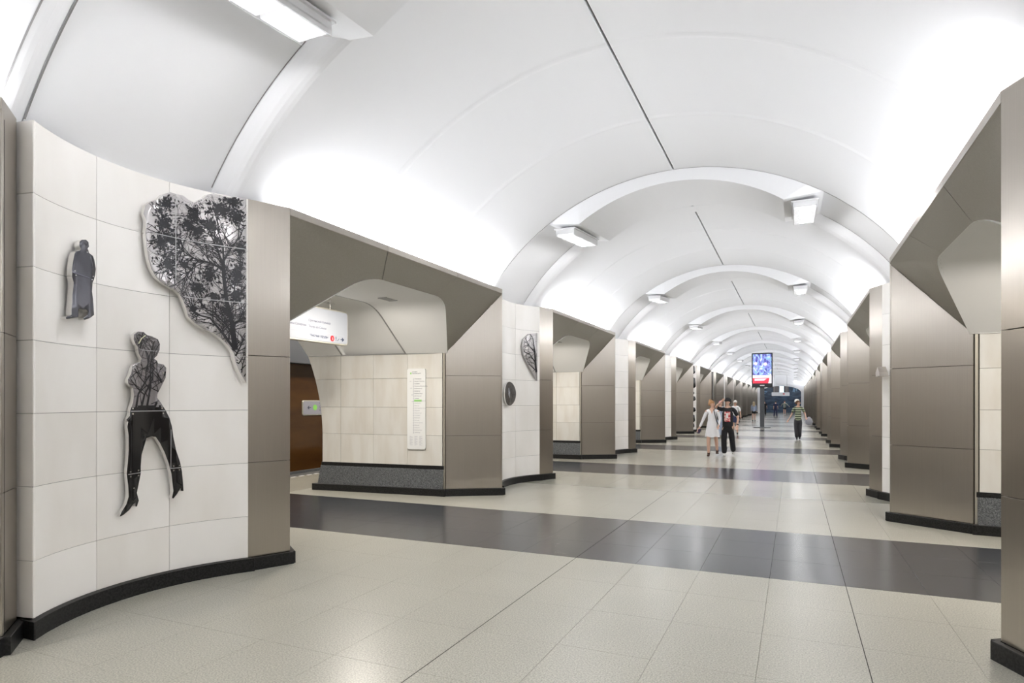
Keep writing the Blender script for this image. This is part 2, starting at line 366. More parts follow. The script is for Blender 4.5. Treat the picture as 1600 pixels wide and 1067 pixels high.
def portal(k, s):
    W = LW(s); key = lambda *a: ('p', s)+a; side = 'left' if s < 0 else 'right'
    o = empty('steel_portal', (XC, Y0+P*k, 0), category='portal', group='steel clad portals between hall and platforms')
    o['label'] = '%s brushed steel portal frame in the %s wall ahead of the camera' % (ORD[k], side) if k >= 0 else 'steel portal edge at the far left of the picture beside the silhouette wall'
    if k < 0 and s > 0: o['label'] = 'steel portal frame on the right wall just behind the camera'
    jf, jn = (OW, 2.95), (0, 2.95)
    # jamb panels in three courses
    for i in range(3):
        z0 = ZS[i]
        def far(mb, i=i, z0=z0):
            z1 = ZS[i+1] if i < 2 else None
            steel_quad(mb, W, (F_Y1, F_D), jf, z0, z1 or 2.49, z0, z1 or 3.55, (-.8, -.6, 0))
        def near(mb, i=i, z0=z0):
            z1 = ZS[i+1] if i < 2 else None
            steel_quad(mb, W, (F_Y0, F_D), jn, z0, z1 or 2.49, z0, z1 or 3.55, (.8, -.6, 0))
        def front(mb, i=i, z0=z0):
            z1 = ZS[i+1] if i < 2 else 3.63
            steel_quad(mb, W, (-.41, 3.13), jn, z0, z1, z0, z1, (-.3, -1, 0))
        def ret(mb, i=i, z0=z0):
            z1 = ZS[i+1] if i < 2 else 3.63
            steel_quad(mb, W, (OW+.225, 3.22), jf, z0, z1, z0, z1, (1, -.8, 0))
        for nm, fn in (('far', far), ('near', near), ('front', front), ('ret', ret)):
            piece(key(nm, i), 'steel_panel', 'steel', fn, o)
    fi, ni = fillet_inner(s)
    segs = [(-1, 0.0, 1.70), (0, 1.70, 3.50), (1, 3.50, OW)]
    for sg, a, b_ in segs:
        def sof(mb, sg=sg, a=a, b_=b_):
            g = .006
            if sg == 0:
                mb.plate([W(a+g, 2.955, 3.55), W(b_-g, 2.955, 3.55), W(fi[5][0]-.02, 3.23, 3.25), W(ni[5][0]+.02, 3.23, 3.25)], W(0, .01, .03))
            elif sg > 0:
                mb.plate([W(OW, 2.955, 3.55), W(a+g, 2.955, 3.55), W(fi[5][0]-.014, 3.23, 3.25)]+[W(*q) for q in reversed(fi)]+[W(F_Y1, F_D, 2.49)], W(0, .01, .03))
            else:
                mb.plate([W(0, 2.955, 3.55), W(b_-g, 2.955, 3.55), W(ni[5][0]+.014, 3.23, 3.25)]+[W(*q) for q in reversed(ni)]+[W(F_Y0, F_D, 2.49)], W(0, .01, .03))
        piece(key('sof', sg), 'soffit_panel', 'soffit', sof, o)
        def fas(mb, a=a, b_=b_):
            mb.slab([W(a, 2.95, 3.55), W(b_, 2.95, 3.55), W(b_, 2.95, 3.63), W(a, 2.95, 3.63)], W(0, -1, 0), .02, .002, .002)
        piece(key('fas', sg), 'head_trim', 'steel', fas, o)
    piece(key('top'), 'head_cap', 'steel', lambda mb: mb.box(s*2.975, s*3.42, .02, OW-.02, 3.56, 3.575), o)
    for yy, sg in ((F_Y1, 1), (F_Y0, -1)):               # dark backing that shows in the joints
        def core(mb, yy=yy, sg=sg):
            y1 = OW if sg > 0 else 0
            a, c = (yy+sg*.03, F_D+.02), (y1+sg*.012, 2.985)
            pts = [W(a[0], a[1], .0), W(c[0], c[1], .0), W(c[0], c[1], 3.5), W(a[0], a[1], 2.47)]
            mb.plate(pts, W(sg*.02, .0, 0))
        piece(key('core', sg), 'backing', 'gap', core, o)
    def core(mb):
        mb.plate([W(-.41, 3.15, 0), W(-.02, 2.985, 0), W(-.02, 2.985, 3.6), W(-.41, 3.15, 3.6)], W(0, .02, 0))
        mb.plate([W(OW+.21, 3.24, 0), W(OW+.01, 3.0, 0), W(OW+.01, 3.0, 3.6), W(OW+.21, 3.24, 3.6)], W(0, .02, 0))
    piece(key('core'), 'backing', 'gap', core, o)
    for q, (ref, run) in enumerate((((2.6, 2.9), [(F_Y1, F_D), jf]), ((2.6, 2.9), [(F_Y0, F_D), jn]), ((-.3, 2.0), [(-.36, 3.11), jn]), ((OW+1, 2.6), [(OW+.225, 3.22), jf]))):
        def sb(mb, ref=ref, run=run): mb.ref = ref; base_run(mb, W, run)
        piece(key('skirt', q), 'skirting', 'black_granite', sb, o)
    for yy, sg in ((F_Y1, 1), (F_Y0, -1)):               # dark recessed edge between jamb and passage wall
        def rev(mb, yy=yy, sg=sg):
            mb.slab([W(yy-.0, F_D+.015, .12), W(yy, F_D+.05, .12), W(yy, F_D+.05, 2.49), W(yy, F_D+.015, 2.49)], (0, -sg, 0), .02, 0, .002)
        piece(key('rev', sg), 'corner_strip', 'soffit', rev, o)
    return o
ROWS = [.13, .53, 1.05, 1.565, 2.08, 2.595, 3.11, 3.62]
COLS = [5.385, 5.99, 6.64, 7.28]
def pier(k, s, fine):
    W = LW(s); side = 'left' if s < 0 else 'right'
    o = empty('marble_pier', (XC, Y0+P*k, 0), category='pier', group='marble piers between the portals')
    if k >= 0: o['label'] = '%s curved cream marble pier between the portals of the %s wall' % (ORD[k], side)
    if s < 0 and k == -1: o['label'] = 'big curved cream marble wall at the left that carries the two figure silhouettes'
    if s < 0 and k == 0: o['label'] = 'curved white marble pier with the round disc and tree fragment, left side'
    if s > 0 and k == -1: o['label'] = 'marble pier on the right side just outside the picture'
    if k < -1: o['label'] = 'marble pier behind the camera on the %s' % side
    key = lambda *a: ('q', s)+a
    def mslab(i, j):
        def f(mb):
            y0, y1 = COLS[i]+.002, COLS[i+1]-.002; z0, z1 = ROWS[j]+.0015, ROWS[j+1]-.0015; n = 6
            ys = [y0+(y1-y0)*t/n for t in range(n+1)]
            A = [W(y, arcd(y), z0) for y in ys]; B = [W(y, arcd(y), z1) for y in ys]
            Ab = [W(y, arcd(y)+.03, z0) for y in ys]; Bb = [W(y, arcd(y)+.03, z1) for y in ys]
            mb.strip(A, B, True, flip=(s > 0)); mb.strip(B, Bb, False, flip=(s > 0)); mb.strip(A, Ab, False, flip=(s < 0))
            mb.add([A[0], B[0], Bb[0], Ab[0]], [(0, 1, 2, 3)]); mb.add([A[-1], B[-1], Bb[-1], Ab[-1]], [(3, 2, 1, 0)])
        return f
    for j in range(7):
        if fine:
            for i in range(3): piece(key('m', i, j), 'marble_slab', 'marble', mslab(i, j), o)
            def er(mb, j=j):
                z0, z1 = ROWS[j], ROWS[j+1]
                mb.slab([W(5.385, arcd(5.385)+.002, z0), W(5.35, 3.30, z0), W(5.35, 3.30, z1), W(5.385, arcd(5.385)+.002, z1)], W(-1, -.1, 0), .02, .0015, .003)
            piece(key('e', j), 'marble_slab', 'marble', er, o)
    if not fine:
        def allm(mb):
            for j in range(7):
                for i in range(3): mslab(i, j)(mb)
                z0, z1 = ROWS[j], ROWS[j+1]
                mb.slab([W(5.385, arcd(5.385)+.002, z0), W(5.35, 3.30, z0), W(5.35, 3.30, z1), W(5.385, arcd(5.385)+.002, z1)], W(-1, -.1, 0), .02, .0015, .003)
        piece(key('mall'), 'marble_facing', 'marble', allm, o, kind='stuff')
    def core(mb):
        n = 14; ys = [5.385+(7.28-5.385)*t/n for t in range(n+1)]
        A = [W(y, arcd(y)+.012, 0) for y in ys]; B = [W(y, arcd(y)+.012, 3.61) for y in ys]
        mb.strip(A, B, True, flip=(s > 0))
        mb.strip(B, [W(y, 3.75, 3.61) for y in ys], False, flip=(s > 0))
        # body of the pier behind the finishes
        mb.box(s*3.75, s*3.9, 5.0, 7.9, 0, 3.61)
    piece(key('core'), 'core', 'gap', core, o)
    def sk(mb):
        n = 14; ya, yb = 5.35, 7.30; ys = [ya+(yb-ya)*t/n for t in range(n+1)]
        I = [(y, arcd(y, MR)+.01) for y in ys]; O_ = [(y, arcd(y, MR)-.05) for y in ys]
        mb.strip([W(*p, 0) for p in O_], [W(*p, .125) for p in O_], True, flip=(s > 0))
        mb.strip([W(*p, .125) for p in O_], [W(*p, .13) for p in I], False, flip=(s > 0))
        for a, c, sg in ((I[0], O_[0], -1), (I[-1], O_[-1], 1)):
            mb.slab([W(a[0], a[1]+.1, 0), W(c[0], c[1], 0), W(c[0], c[1], .127), W(a[0], a[1]+.1, .127)], W(sg, 0, 0), .01, 0, .001)
    piece(key('sk'), 'skirting', 'black_granite', sk, o)
    # passage walls on both sides of the pier
    DE = [3.85, 4.53, 5.22, 5.91, 6.62]; ZR = [.52, 1.05, 1.545, 2.06, 2.49]
    for sg in (-1, 1):
        def yw(d, sg=sg): return (F_Y1-.09*(d-F_D)) if sg < 0 else (P+F_Y0)
        n_ = (-1, -.09, 0) if sg < 0 else (1, 0, 0)
        dend = lambda z: 6.31+.30*max(0, (z-1.0)/1.45)**2
        def tslab(i, j, yw=yw, n_=n_):
            def f(mb):
                z0, z1 = ZR[j], ZR[j+1]; d0, d1a, d1b = DE[i], DE[i+1], DE[i+1]
                if i == 3:
                    zs = [z0+(z1-z0)*q/4 for q in range(5)]
                    pts = [(d0, z0)]+[(dend(z), z) for z in zs]+[(d0, z1)]
                else: pts = [(d0, z0), (d1a, z0), (d1b, z1), (d0, z1)]
                mb.slab([W(yw(d), d, z) for d, z in pts], W(*n_), .02, .002, .0015)
            return f
        if fine and sg < 0:
            for i in range(4):
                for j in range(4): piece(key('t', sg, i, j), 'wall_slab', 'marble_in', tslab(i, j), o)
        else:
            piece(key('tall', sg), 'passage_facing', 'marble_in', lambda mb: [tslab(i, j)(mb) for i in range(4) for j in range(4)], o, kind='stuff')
        for i in range(3):
            def gr(mb, i=i, yw=yw, sg=sg, n_=n_):
                e = [3.83, 4.9, 5.7, 6.35]; d0, d1 = e[i], e[i+1]; x = .05 if i == 2 else 0
                q = [W(yw(d0)+sg*.03, d0, .11), W(yw(d1)+sg*.03, d1+x, .11), W(yw(d1), d1, .46), W(yw(d0), d0, .46)]
                mb.slab(q, W(*n_), .05, .001, .002)
            piece(key('g', sg, i), 'granite_plinth', 'granite', gr, o)
        def bs(mb, yw=yw, sg=sg, n_=n_):
            mb.slab([W(yw(3.82)+sg*.004, 3.82, .458), W(yw(6.33)+sg*.004, 6.33, .458), W(yw(6.33)+sg*.004, 6.33, .522), W(yw(3.82)+sg*.004, 3.82, .522)], W(*n_), .05, 0, .003)
        piece(key('bs', sg), 'black_band', 'black_granite', bs, o)
        def sk2(mb, yw=yw, sg=sg):
            mb.ref = (F_Y1-1, 5) if sg < 0 else (P+F_Y0+1, 5)
            base_run(mb, W, [(yw(3.79)+sg*.0, 3.79), (yw(6.46), 6.46)], th=.085)
        piece(key('sk2', sg), 'skirting', 'black_granite', sk2, o)
        def bk(mb, yw=yw, sg=sg):
            mb.plate([W(yw(3.82)-sg*.018, 3.82, 0), W(yw(6.25)-sg*.018, 6.25, 0), W(yw(6.25)-sg*.018, 6.25, 2.49), W(yw(3.82)-sg*.018, 3.82, 2.49)], W(-sg*.02, 0, 0))
        piece(key('bk', sg), 'backing', 'gap', bk, o)
    def pf(mb):                                           # platform side of the pier
        zs = [0, .1, .5, 1, 1.3, 1.6, 1.9, 2.2, 2.49, 2.9, 3.4]
        A = [W(4.36, 6.31+.30*max(0, (z-1)/1.45)**2, z) for z in zs]; B = [W(P+.62, q[0]*s, q[2]) for q in A]
        mb.strip(A, B, True)
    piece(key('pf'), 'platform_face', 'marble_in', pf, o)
    return o
for k in range(KMIN+1, KMAX+1):
    for s in (-1, 1): portal(k, s)
for k in range(KMIN, KMAX+1):
    for s in (-1, 1): pier(k, s, fine=(k in (-1, 0) and s < 0) or (k == 0 and s > 0) or (k == 1 and s < 0))
# ------------------------------------------------------------------ passage ceilings (between hall and platform)
def prof(d0top, d0bot, dd, grow, n=6):
    """hexagonal arch profile with rounded shoulders; returns points (y, d, z)"""
    yc = 2.6; out = []
    def bot(sg): return Vector((yc+sg*(1.98-(.09 if sg > 0 else 0)*max(0, (d0bot+dd-F_D))+grow*.9), d0bot+dd, 2.49))
    def top(sg): return Vector((yc+sg*(.96+grow*.5), d0top+dd, 3.25+grow))
    R = []
    for sg in (1, -1):
        B, C = top(sg), bot(sg); T = Vector((yc, d0top+dd, 3.25+grow)); u = (C-B).normalized(); v = (T-B).normalized()
        seg = [tuple(C)]+[tuple((B+u*.30)*(1-t)**2+B*2*t*(1-t)+(B+v*.30)*t*t) for t in [i/n for i in range(n+1)]]
        R.append(seg)
    return R[0]+[(yc, d0top+dd, 3.25+grow)]+R[1][::-1]
def pceil(s):
    W = LW(s)
    def f(mb):
        A = prof(3.20, 3.75, 0, 0); B = prof(4.55, 4.55, 0, 0)
        B2 = prof(4.60, 4.60, 0, .0); C1 = prof(4.60, 4.60, 0, .09); C2 = prof(5.85, 5.85, 0, .09); C3 = prof(5.85, 5.85, 0, 0); E_ = prof(6.62, 6.62, 0, 0)
        w_ = lambda Q: [W(*q) for q in Q]
        fl_ = s > 0
        mb.strip(w_(A), w_(B), True, flip=fl_); mb.strip(w_(B), w_(C1), False, flip=fl_)
        mb.strip(w_(C1), w_(C2), True, flip=fl_); mb.strip(w_(C2), w_(C3), False, flip=fl_); mb.strip(w_(C3), w_(E_), True, flip=fl_)
        for Q, e in ((A, 0), (C2, 0)): pass
    return f
def pjoint(s):
    W = LW(s)
    def f(mb):
        for d in (4.545, 5.86):
            a, c = prof(d, d, 0, -.004), prof(d+.03, d+.03, 0, -.004)
            mb.strip([W(*q) for q in a], [W(*q) for q in c], True, flip=(s > 0))
        for sg in (-1, 1):
            y0, y1 = 2.6+sg*1.98, 2.6+sg*(1.98-(.09 if sg > 0 else 0)*2.8)
            mb.slab([W(y0-sg*.012, 3.8, 2.49), W(y1-sg*.012, 6.6, 2.49), W(y1-sg*.012, 6.6, 2.505), W(y0-sg*.012, 3.8, 2.505)], (0, -sg, 0), .03, 0, .001)
    return f
def grille(s):
    W = LW(s)
    def f(mb):
        for q in range(4):
            mb.box(s*(3.98+q*.035), s*(4.0+q*.035), 3.1, 3.36, 3.235, 3.252)
        mb.box(s*3.96, s*4.12, 3.08, 3.1, 3.235, 3.252); mb.box(s*3.96, s*4.12, 3.36, 3.38, 3.235, 3.252)
    return f
for k in range(KMIN+1, KMAX+1):
    for s in (-1, 1):
        L_ = (0, Y0+P*k, 0)
        piece(('pc', s), 'passage_ceiling', 'plaster_in', pceil(s), ceil, loc=L_)
        piece(('pj', s), 'joint_strip', 'cable', pjoint(s), ceil, loc=L_)
        piece(('pg', s), 'vent_grille', 'cable', grille(s), ceil, loc=L_)
# ------------------------------------------------------------------ platform tunnels and their track walls
for s, nm in ((-1, 'wall_left'), (1, 'wall_right')):
    wl = empty(nm, (XC, 0, 0), kind='structure')
    ya, yb = Y0+P*KMIN, YEND
    mb = MB(); n = 20
    pts = [(9.05+2.45*math.cos(math.pi*(1-i/n)), 3.0+1.6*math.sin(math.pi*(1-i/n))) for i in range(n+1)]
    pts = [(6.62, 3.2)]+[p for p in pts if p[1] > 3.05]+[(11.45, 2.6)]
    mb.strip([(s*d, ya, z) for d, z in pts], [(s*d, yb, z) for d, z in pts], True, flip=(s < 0))
    put('platform_vault', mb.mesh('platform_vault', 'plaster_in'), wl)
    mb = MB(); mb.box(s*11.3, s*11.5, ya, yb, -.55, 2.75); put('track_wall', mb.mesh('track_wall', 'track_wall'), wl)
    mb = MB(); mb.box(s*10.85, s*11.3, ya, yb, 2.72, 3.35); put('darkening_box', mb.mesh('darkening_box', 'darksteel'), wl)  # dark grey box added to darken the vault strip above the track wall
    mb = MB(); mb.box(s*8.55, s*11.5, ya, yb, -1.3, -1.2); mb.box(s*8.45, s*8.56, ya, yb, -1.2, -.012); mb.box(s*11.22, s*11.4, ya, yb, -1.2, -.35); put('track_bed', mb.mesh('track_bed', 'granite'), wl)
    mb = MB(); mb.box(s*8.22, s*8.55, ya, yb, -.01, .003); put('platform_edge', mb.mesh('platform_edge', 'granite'), wl)
    mb = MB(); yy = 4.0
    while yy < 24:
        mb.box(s*8.17, s*8.23, yy, yy+.12, 0, .006); yy += .24
    put('edge_mark', mb.mesh('edge_mark', 'white'), wl, kind='stuff')
    for k in range(KMIN, KMAX+1, 1):
        if k > 4: continue
        area('platform_lamp', (XC+s*9.2, Y0+P*k+2.6, 4.2), (0, 0, 0), .5, 5.5, PLAT_W, PLAT_C)
        area('passage_fill', (XC+s*4.1, Y0+P*k+2.6, 3.22), (0, 0, 0), .3, .3, PASS_W, PLAT_C)  # added fill light, brightens the passage and its ceiling by floor bounce
# ------------------------------------------------------------------ hall ends
wb = empty('wall_back', (0, 0, 0), kind='structure')
mb = MB(); mb.box(XC-11.5, XC+11.5, Y0+P*KMIN-.2, Y0+P*KMIN, -1.3, 5.8); put('plaster_wall', mb.mesh('rear_wall', 'plaster'), wb)
wf = empty('wall_far', (XC, YEND, 0), kind='structure')
mb = MB(); N = 28; HW, SP, TP = 2.62, 2.85, 3.80
outer = []; inner = []
for i in range(N+1):
    a = math.pi*i/N; inner.append((-HW*math.cos(a), SP+(TP-SP)*math.sin(a))); outer.append((-4.4*math.cos(a), 1.2+4.5*math.sin(a) if 0 < i < N else SP))
inner = [(-HW, 0)]+inner+[(HW, 0)]; outer = [(-4.4, 0)]+outer+[(4.4, 0)]
mb.strip([(x, 0, z) for x, z in outer], [(x, 0, z) for x, z in inner], False)
mb.strip([(x, 0, z) for x, z in inner], [(x, .9, z) for x, z in inner], False)
put('arch_wall', mb.mesh('arch_wall', 'plaster'), wf)
mb = MB(); mb.box(-7, -4.2, -.3, .1, -1.3, 5.5); mb.box(4.2, 7, -.3, .1, -1.3, 5.5); mb.box(-11.6, -6.5, 0, .1, -1.3, 5.5); mb.box(6.5, 11.6, 0, .1, -1.3, 5.5); put('end_wall', mb.mesh('end_wall', 'plaster'), wf)
M['teal'] = noise_mix(mat('blue_mosaic', rough=.25), (.055, .095, .15), (.02, .035, .065), 1.4, .38, .62, stretch=(.6, 1, 2.2))
M['teal2'] = mat('blue_mosaic_pale', (.17, .3, .45), .3)
M['umber'] = mat('umber_panel', (.16, .13, .12), .4)
M['glow'] = mat('lit_column', (.7, .85, .95), .4, emit=(.7, .88, 1), estr=.9)
wm = empty('mosaic_wall', (XC, 102.2, 0), label='dark blue mosaic wall at the far end of the hall behind the arch', category='mosaic')
mb = MB(); mb.box(-4.6, 4.6, 0, .2, 0, 5.2); put('panel', mb.mesh('mosaic', 'teal'), wm)
mb = MB(); mb.box(-1.15, -.32, -.04, .01, 3.05, 4.5); mb.box(.42, 1.0, -.04, .01, 3.05, 4.5); put('umber_panel', mb.mesh('umber_panel', 'umber'), wm)
mb = MB(); mb.box(-.26, .32, -.08, .01, 2.9, 4.7); put('lit_column', mb.mesh('lit_column', 'glow'), wm)
mb = MB()
for x, z, a, c in ((-2.2, 3.1, .28, .12), (-2.9, 3.25, .16, .3), (1.7, 3.3, .18, .3), (2.05, 3.35, .1, .25), (-2.5, 2.85, .35, .06)):
    mb.slab([(x-a, -.01, z-c*.6), (x+a*.7, -.01, z-c), (x+a, -.01, z+c*.7), (x-a*.5, -.01, z+c)], (0, -1, 0), .02, 0, .002)
put('pale_patch', mb.mesh('pale_patch', 'teal2'), wm)
mb = MB(); mb.box(-4.8, -4.6, .9-7.6, .2, 0, 5.2); mb.box(4.6, 4.8, .9-7.6, .2, 0, 5.2); mb.box(-4.8, 4.8, .9-7.6, .2, 5.2, 5.3); put('side_wall', mb.mesh('landing_walls', 'teal'), wf, loc=(0, 102.2-YEND, 0))
area('landing_lamp', (XC, 98.5, 5.1), (0, 0, 0), 3, 3, 90, (.8, .9, 1))
# ------------------------------------------------------------------ art outlines
MAN= [(-0.55,2.883),(-0.511,2.894),(-0.486,2.883),(-0.481,2.849),(-0.494,2.829),(-0.486,2.817),(-0.481,2.8),(-0.443,2.785),(-0.43,2.756),(-0.416,2.689),(-0.422,2.645),(-0.435,2.6),(-0.447,2.577),(-0.452,2.506),(-0.443,2.451),(-0.437,2.382),(-0.433,2.326),(-0.473,2.296),(-0.524,2.275),(-0.537,2.28),(-0.532,2.291),(-0.503,2.309),(-0.49,2.339),(-0.507,2.357),(-0.55,2.354),(-0.576,2.353),(-0.582,2.332),(-0.584,2.287),(-0.636,2.273),(-0.698,2.257),(-0.707,2.262),(-0.694,2.277),(-0.663,2.285),(-0.649,2.297),(-0.649,2.334),(-0.641,2.39),(-0.641,2.444),(-0.632,2.499),(-0.628,2.541),(-0.643,2.578),(-0.645,2.638),(-0.632,2.708),(-0.619,2.759),(-0.606,2.779),(-0.567,2.796),(-0.558,2.812),(-0.573,2.832),(-0.571,2.863)]
WOMAN= [(-0.055,2.213),(-0.02,2.241),(0.032,2.243),(0.062,2.22),(0.108,2.212),(0.159,2.192),(0.176,2.151),(0.173,2.101),(0.151,2.049),(0.125,2.022),(0.151,2.004),(0.159,1.982),(0.21,1.973),(0.231,1.944),(0.226,1.859),(0.201,1.807),(0.176,1.756),(0.154,1.714),(0.151,1.681),(0.184,1.639),(0.226,1.571),(0.26,1.502),(0.281,1.425),(0.293,1.331),(0.318,1.209),(0.351,1.104),(0.367,1.016),(0.375,0.929),(0.38,0.841),(0.359,0.844),(0.354,0.87),(0.326,0.822),(0.293,0.783),(0.281,0.793),(0.293,0.852),(0.285,0.921),(0.276,1.007),(0.251,1.103),(0.218,1.199),(0.176,1.286),(0.139,1.341),(0.1,1.348),(0.057,1.334),(0.04,1.277),(0.014,1.197),(0.006,1.1),(0.006,1.034),(-0.011,0.955),(-0.029,0.876),(-0.011,0.808),(-0.029,0.759),(-0.042,0.764),(-0.041,0.796),(-0.063,0.783),(-0.098,0.741),(-0.15,0.709),(-0.185,0.7),(-0.168,0.736),(-0.124,0.793),(-0.103,0.854),(-0.107,0.95),(-0.121,1.048),(-0.11,1.143),(-0.103,1.238),(-0.103,1.367),(-0.115,1.439),(-0.107,1.479),(-0.124,1.496),(-0.093,1.527),(-0.089,1.575),(-0.063,1.639),(-0.055,1.704),(-0.063,1.76),(-0.107,1.799),(-0.11,1.831),(-0.081,1.881),(-0.068,1.946),(-0.037,1.972),(0.001,1.982),(0.014,2.015),(-0.011,2.055),(-0.02,2.111),(-0.041,2.134),(-0.058,2.172)]
TREE= [(0.884,3.598),(0.787,3.597),(0.702,3.587),(0.631,3.592),(0.583,3.568),(0.551,3.532),(0.469,3.466),(0.419,3.481),(0.377,3.506),(0.317,3.504),(0.266,3.507),(0.197,3.465),(0.154,3.41),(0.092,3.375),(0.048,3.329),(0.031,3.256),(0.054,3.203),(0.048,3.091),(0.057,2.991),(0.075,2.876),(0.101,2.796),(0.145,2.726),(0.214,2.677),(0.283,2.653),(0.343,2.617),(0.377,2.559),(0.402,2.491),(0.419,2.421),(0.469,2.372),(0.551,2.316),(0.631,2.286),(0.695,2.235),(0.749,2.174),(0.787,2.11),(0.802,2.026),(0.833,1.933),(0.884,1.824)]
BRANCH= [[(0.87,1.839,0.0309),(0.825,2.008,0.0267),(0.799,2.139,0.0239),(0.775,2.382,0.0197),(0.734,2.584,0.0169),(0.713,2.787,0.0155),(0.702,2.963,0.0169)],[(0.702,2.935,0.0112),(0.663,3.058,0.0084),(0.615,3.179,0.0056),(0.583,3.283,0.0028)],[(0.71,2.955,0.0098),(0.702,3.121,0.007),(0.663,3.244,0.0042),(0.655,3.391,0.0028)],[(0.707,2.973,0.0098),(0.772,3.114,0.007),(0.833,3.219,0.0042),(0.87,3.339,0.0028)],[(0.702,2.897,0.0112),(0.599,2.937,0.0098),(0.502,2.942,0.007),(0.419,2.978,0.0056),(0.351,3.019,0.0028)],[(0.787,2.157,0.0127),(0.695,2.301,0.0112),(0.599,2.425,0.0084),(0.485,2.446,0.007),(0.444,2.496,0.0042)],[(0.784,2.27,0.0098),(0.726,2.378,0.007),(0.631,2.48,0.0056),(0.518,2.523,0.0028)],[(0.78,2.382,0.0084),(0.847,2.441,0.007),(0.883,2.451,0.0056)],[(0.502,2.939,0.0056),(0.419,2.816,0.0042),(0.368,2.737,0.0028)],[(0.351,3.019,0.0056),(0.249,3.068,0.0042),(0.18,3.174,0.0028),(0.223,3.359,0.0014)],[(0.368,3.004,0.0056),(0.266,2.949,0.0042),(0.249,2.788,0.0028)],[(0.726,2.639,0.0056),(0.818,2.687,0.0042),(0.877,2.685,0.0028)],[(0.72,2.751,0.0056),(0.787,2.891,0.0042),(0.862,2.958,0.0028)],[(0.802,2.082,0.007),(0.847,2.198,0.0056),(0.883,2.314,0.0028)],[(0.695,2.301,0.0056),(0.726,2.452,0.0042),(0.787,2.533,0.0028)]]
CLUS= [(0.232,3.396,0.06,0.084),(0.214,3.217,0.083,0.084),(0.18,3.036,0.071,0.084),(0.266,3.089,0.083,0.07),(0.249,2.858,0.071,0.084),(0.469,3.349,0.071,0.084),(0.502,3.211,0.095,0.056),(0.419,3.247,0.06,0.084),(0.695,3.455,0.107,0.084),(0.787,3.531,0.083,0.07),(0.818,3.405,0.071,0.07),(0.599,3.286,0.071,0.07),(0.818,2.857,0.06,0.127),(0.599,2.826,0.071,0.084),(0.502,2.684,0.083,0.056),(0.802,2.648,0.06,0.084),(0.631,2.628,0.071,0.056),(0.469,2.499,0.036,0.042),(0.847,3.108,0.048,0.084),(0.726,2.49,0.071,0.056),(0.385,2.882,0.06,0.056),(0.663,3.114,0.048,0.056)]
TREE2= [(0.844,3.07),(0.65,3.033),(0.488,2.911),(0.45,2.773),(0.503,2.576),(0.673,2.326),(0.844,2.079)]
WB= [(0.057,1.573),(0.032,1.77),(0.057,1.919),(0.049,2.018),(0.117,1.722),(0.159,1.907),(-0.037,1.623),(-0.055,1.882),(0.142,1.689),(0.1,1.938)]
# ------------------------------------------------------------------ inlaid artworks on the curved marble (s = along the wall from the arc centre, z = height)
ARC_D, RF = 1.75, 1.575
def onwall(yc, s, z, r): return (XC-(ARC_D+math.sqrt(max(.01, r*r-s*s))), yc+s, z)
def silhouette(name, outline, yc, mats, split=None, r0=RF, thick=.04):
    """cut-out plate bent to the wall; mats = [front, edge, lower front]"""
    bm = bmesh.new(); f = bm.faces.new([bm.verts.new((a, b_, 0)) for a, b_ in outline]); bmesh.ops.triangulate(bm, faces=[f])
    s0 = min(a for a, _ in outline); s1 = max(a for a, _ in outline); n = int((s1-s0)/.07)+1
    for i in range(1, n):
        bmesh.ops.bisect_plane(bm, geom=bm.verts[:]+bm.edges[:]+bm.faces[:], plane_co=(s0+(s1-s0)*i/n, 0, 0), plane_no=(1, 0, 0))
    if split: bmesh.ops.bisect_plane(bm, geom=bm.verts[:]+bm.edges[:]+bm.faces[:], plane_co=(0, split, 0), plane_no=(0, 1, 0))
    front = bm.faces[:]
    for q in front:
        q.smooth = True
        if split and q.calc_center_median().y < split: q.material_index = 2
    ret = bmesh.ops.extrude_face_region(bm, geom=front, use_keep_orig=True)
    for v in [g for g in ret['geom'] if isinstance(g, bmesh.types.BMVert)]: v.co.z = 1
    for q in bm.faces:
        if len({round(v.co.z) for v in q.verts}) > 1: q.material_index = 1; q.smooth = False
    for v in bm.verts: v.co = onwall(yc, v.co.x, v.co.y, r0+thick*round(v.co.z))
    bmesh.ops.recalc_face_normals(bm, faces=bm.faces[:])
    me = bpy.data.meshes.new(name); bm.to_mesh(me); bm.free()
    for m_ in mats: me.materials.append(M[m_])
    return me
def inside(p, poly):
    x, y = p; c = False; j = len(poly)-1
    for i in range(len(poly)):
        if (poly[i][1] > y) != (poly[j][1] > y) and x < (poly[j][0]-poly[i][0])*(y-poly[i][1])/(poly[j][1]-poly[i][1]+1e-12)+poly[i][0]: c = not c
        j = i
    return c
def pins(root, yc, spots, m='chrome'):
    mb = MB()
    for s, z in spots:
        x, y, zz = onwall(yc, s, z, RF-.004); mb.box(x-.01, x+.004, y-.009, y+.009, zz-.009, zz+.009)
    put('fixing_pins', mb.mesh('pins', m), root)
def ribbon(mb, pts, yc, clip=None, r=RF-.0025):
    """tapering flat branch painted on the plate: pts (s, z, width)"""
    q = []
    for (a, c) in zip(pts[:-1], pts[1:]):
        for t in range(4):
            u = t/4; q.append(tuple(a[i]*(1-u)+c[i]*u for i in range(3)))
    q.append(pts[-1]); L = []; R = []
    for i, p in enumerate(q):
        a, c = q[max(0, i-1)], q[min(len(q)-1, i+1)]; dx, dz = c[0]-a[0], c[1]-a[1]; l = math.hypot(dx, dz) or 1; w_ = p[2]*.5
        L.append((p[0]-dz/l*w_, p[1]+dx/l*w_)); R.append((p[0]+dz/l*w_, p[1]-dx/l*w_))
    for i in range(len(q)-1):
        quad = [L[i], L[i+1], R[i+1], R[i]]
        if clip and not all(inside(v, clip) for v in quad): continue
        mb.add([onwall(yc, a, b_, r) for a, b_ in quad], [(0, 1, 2, 3)])
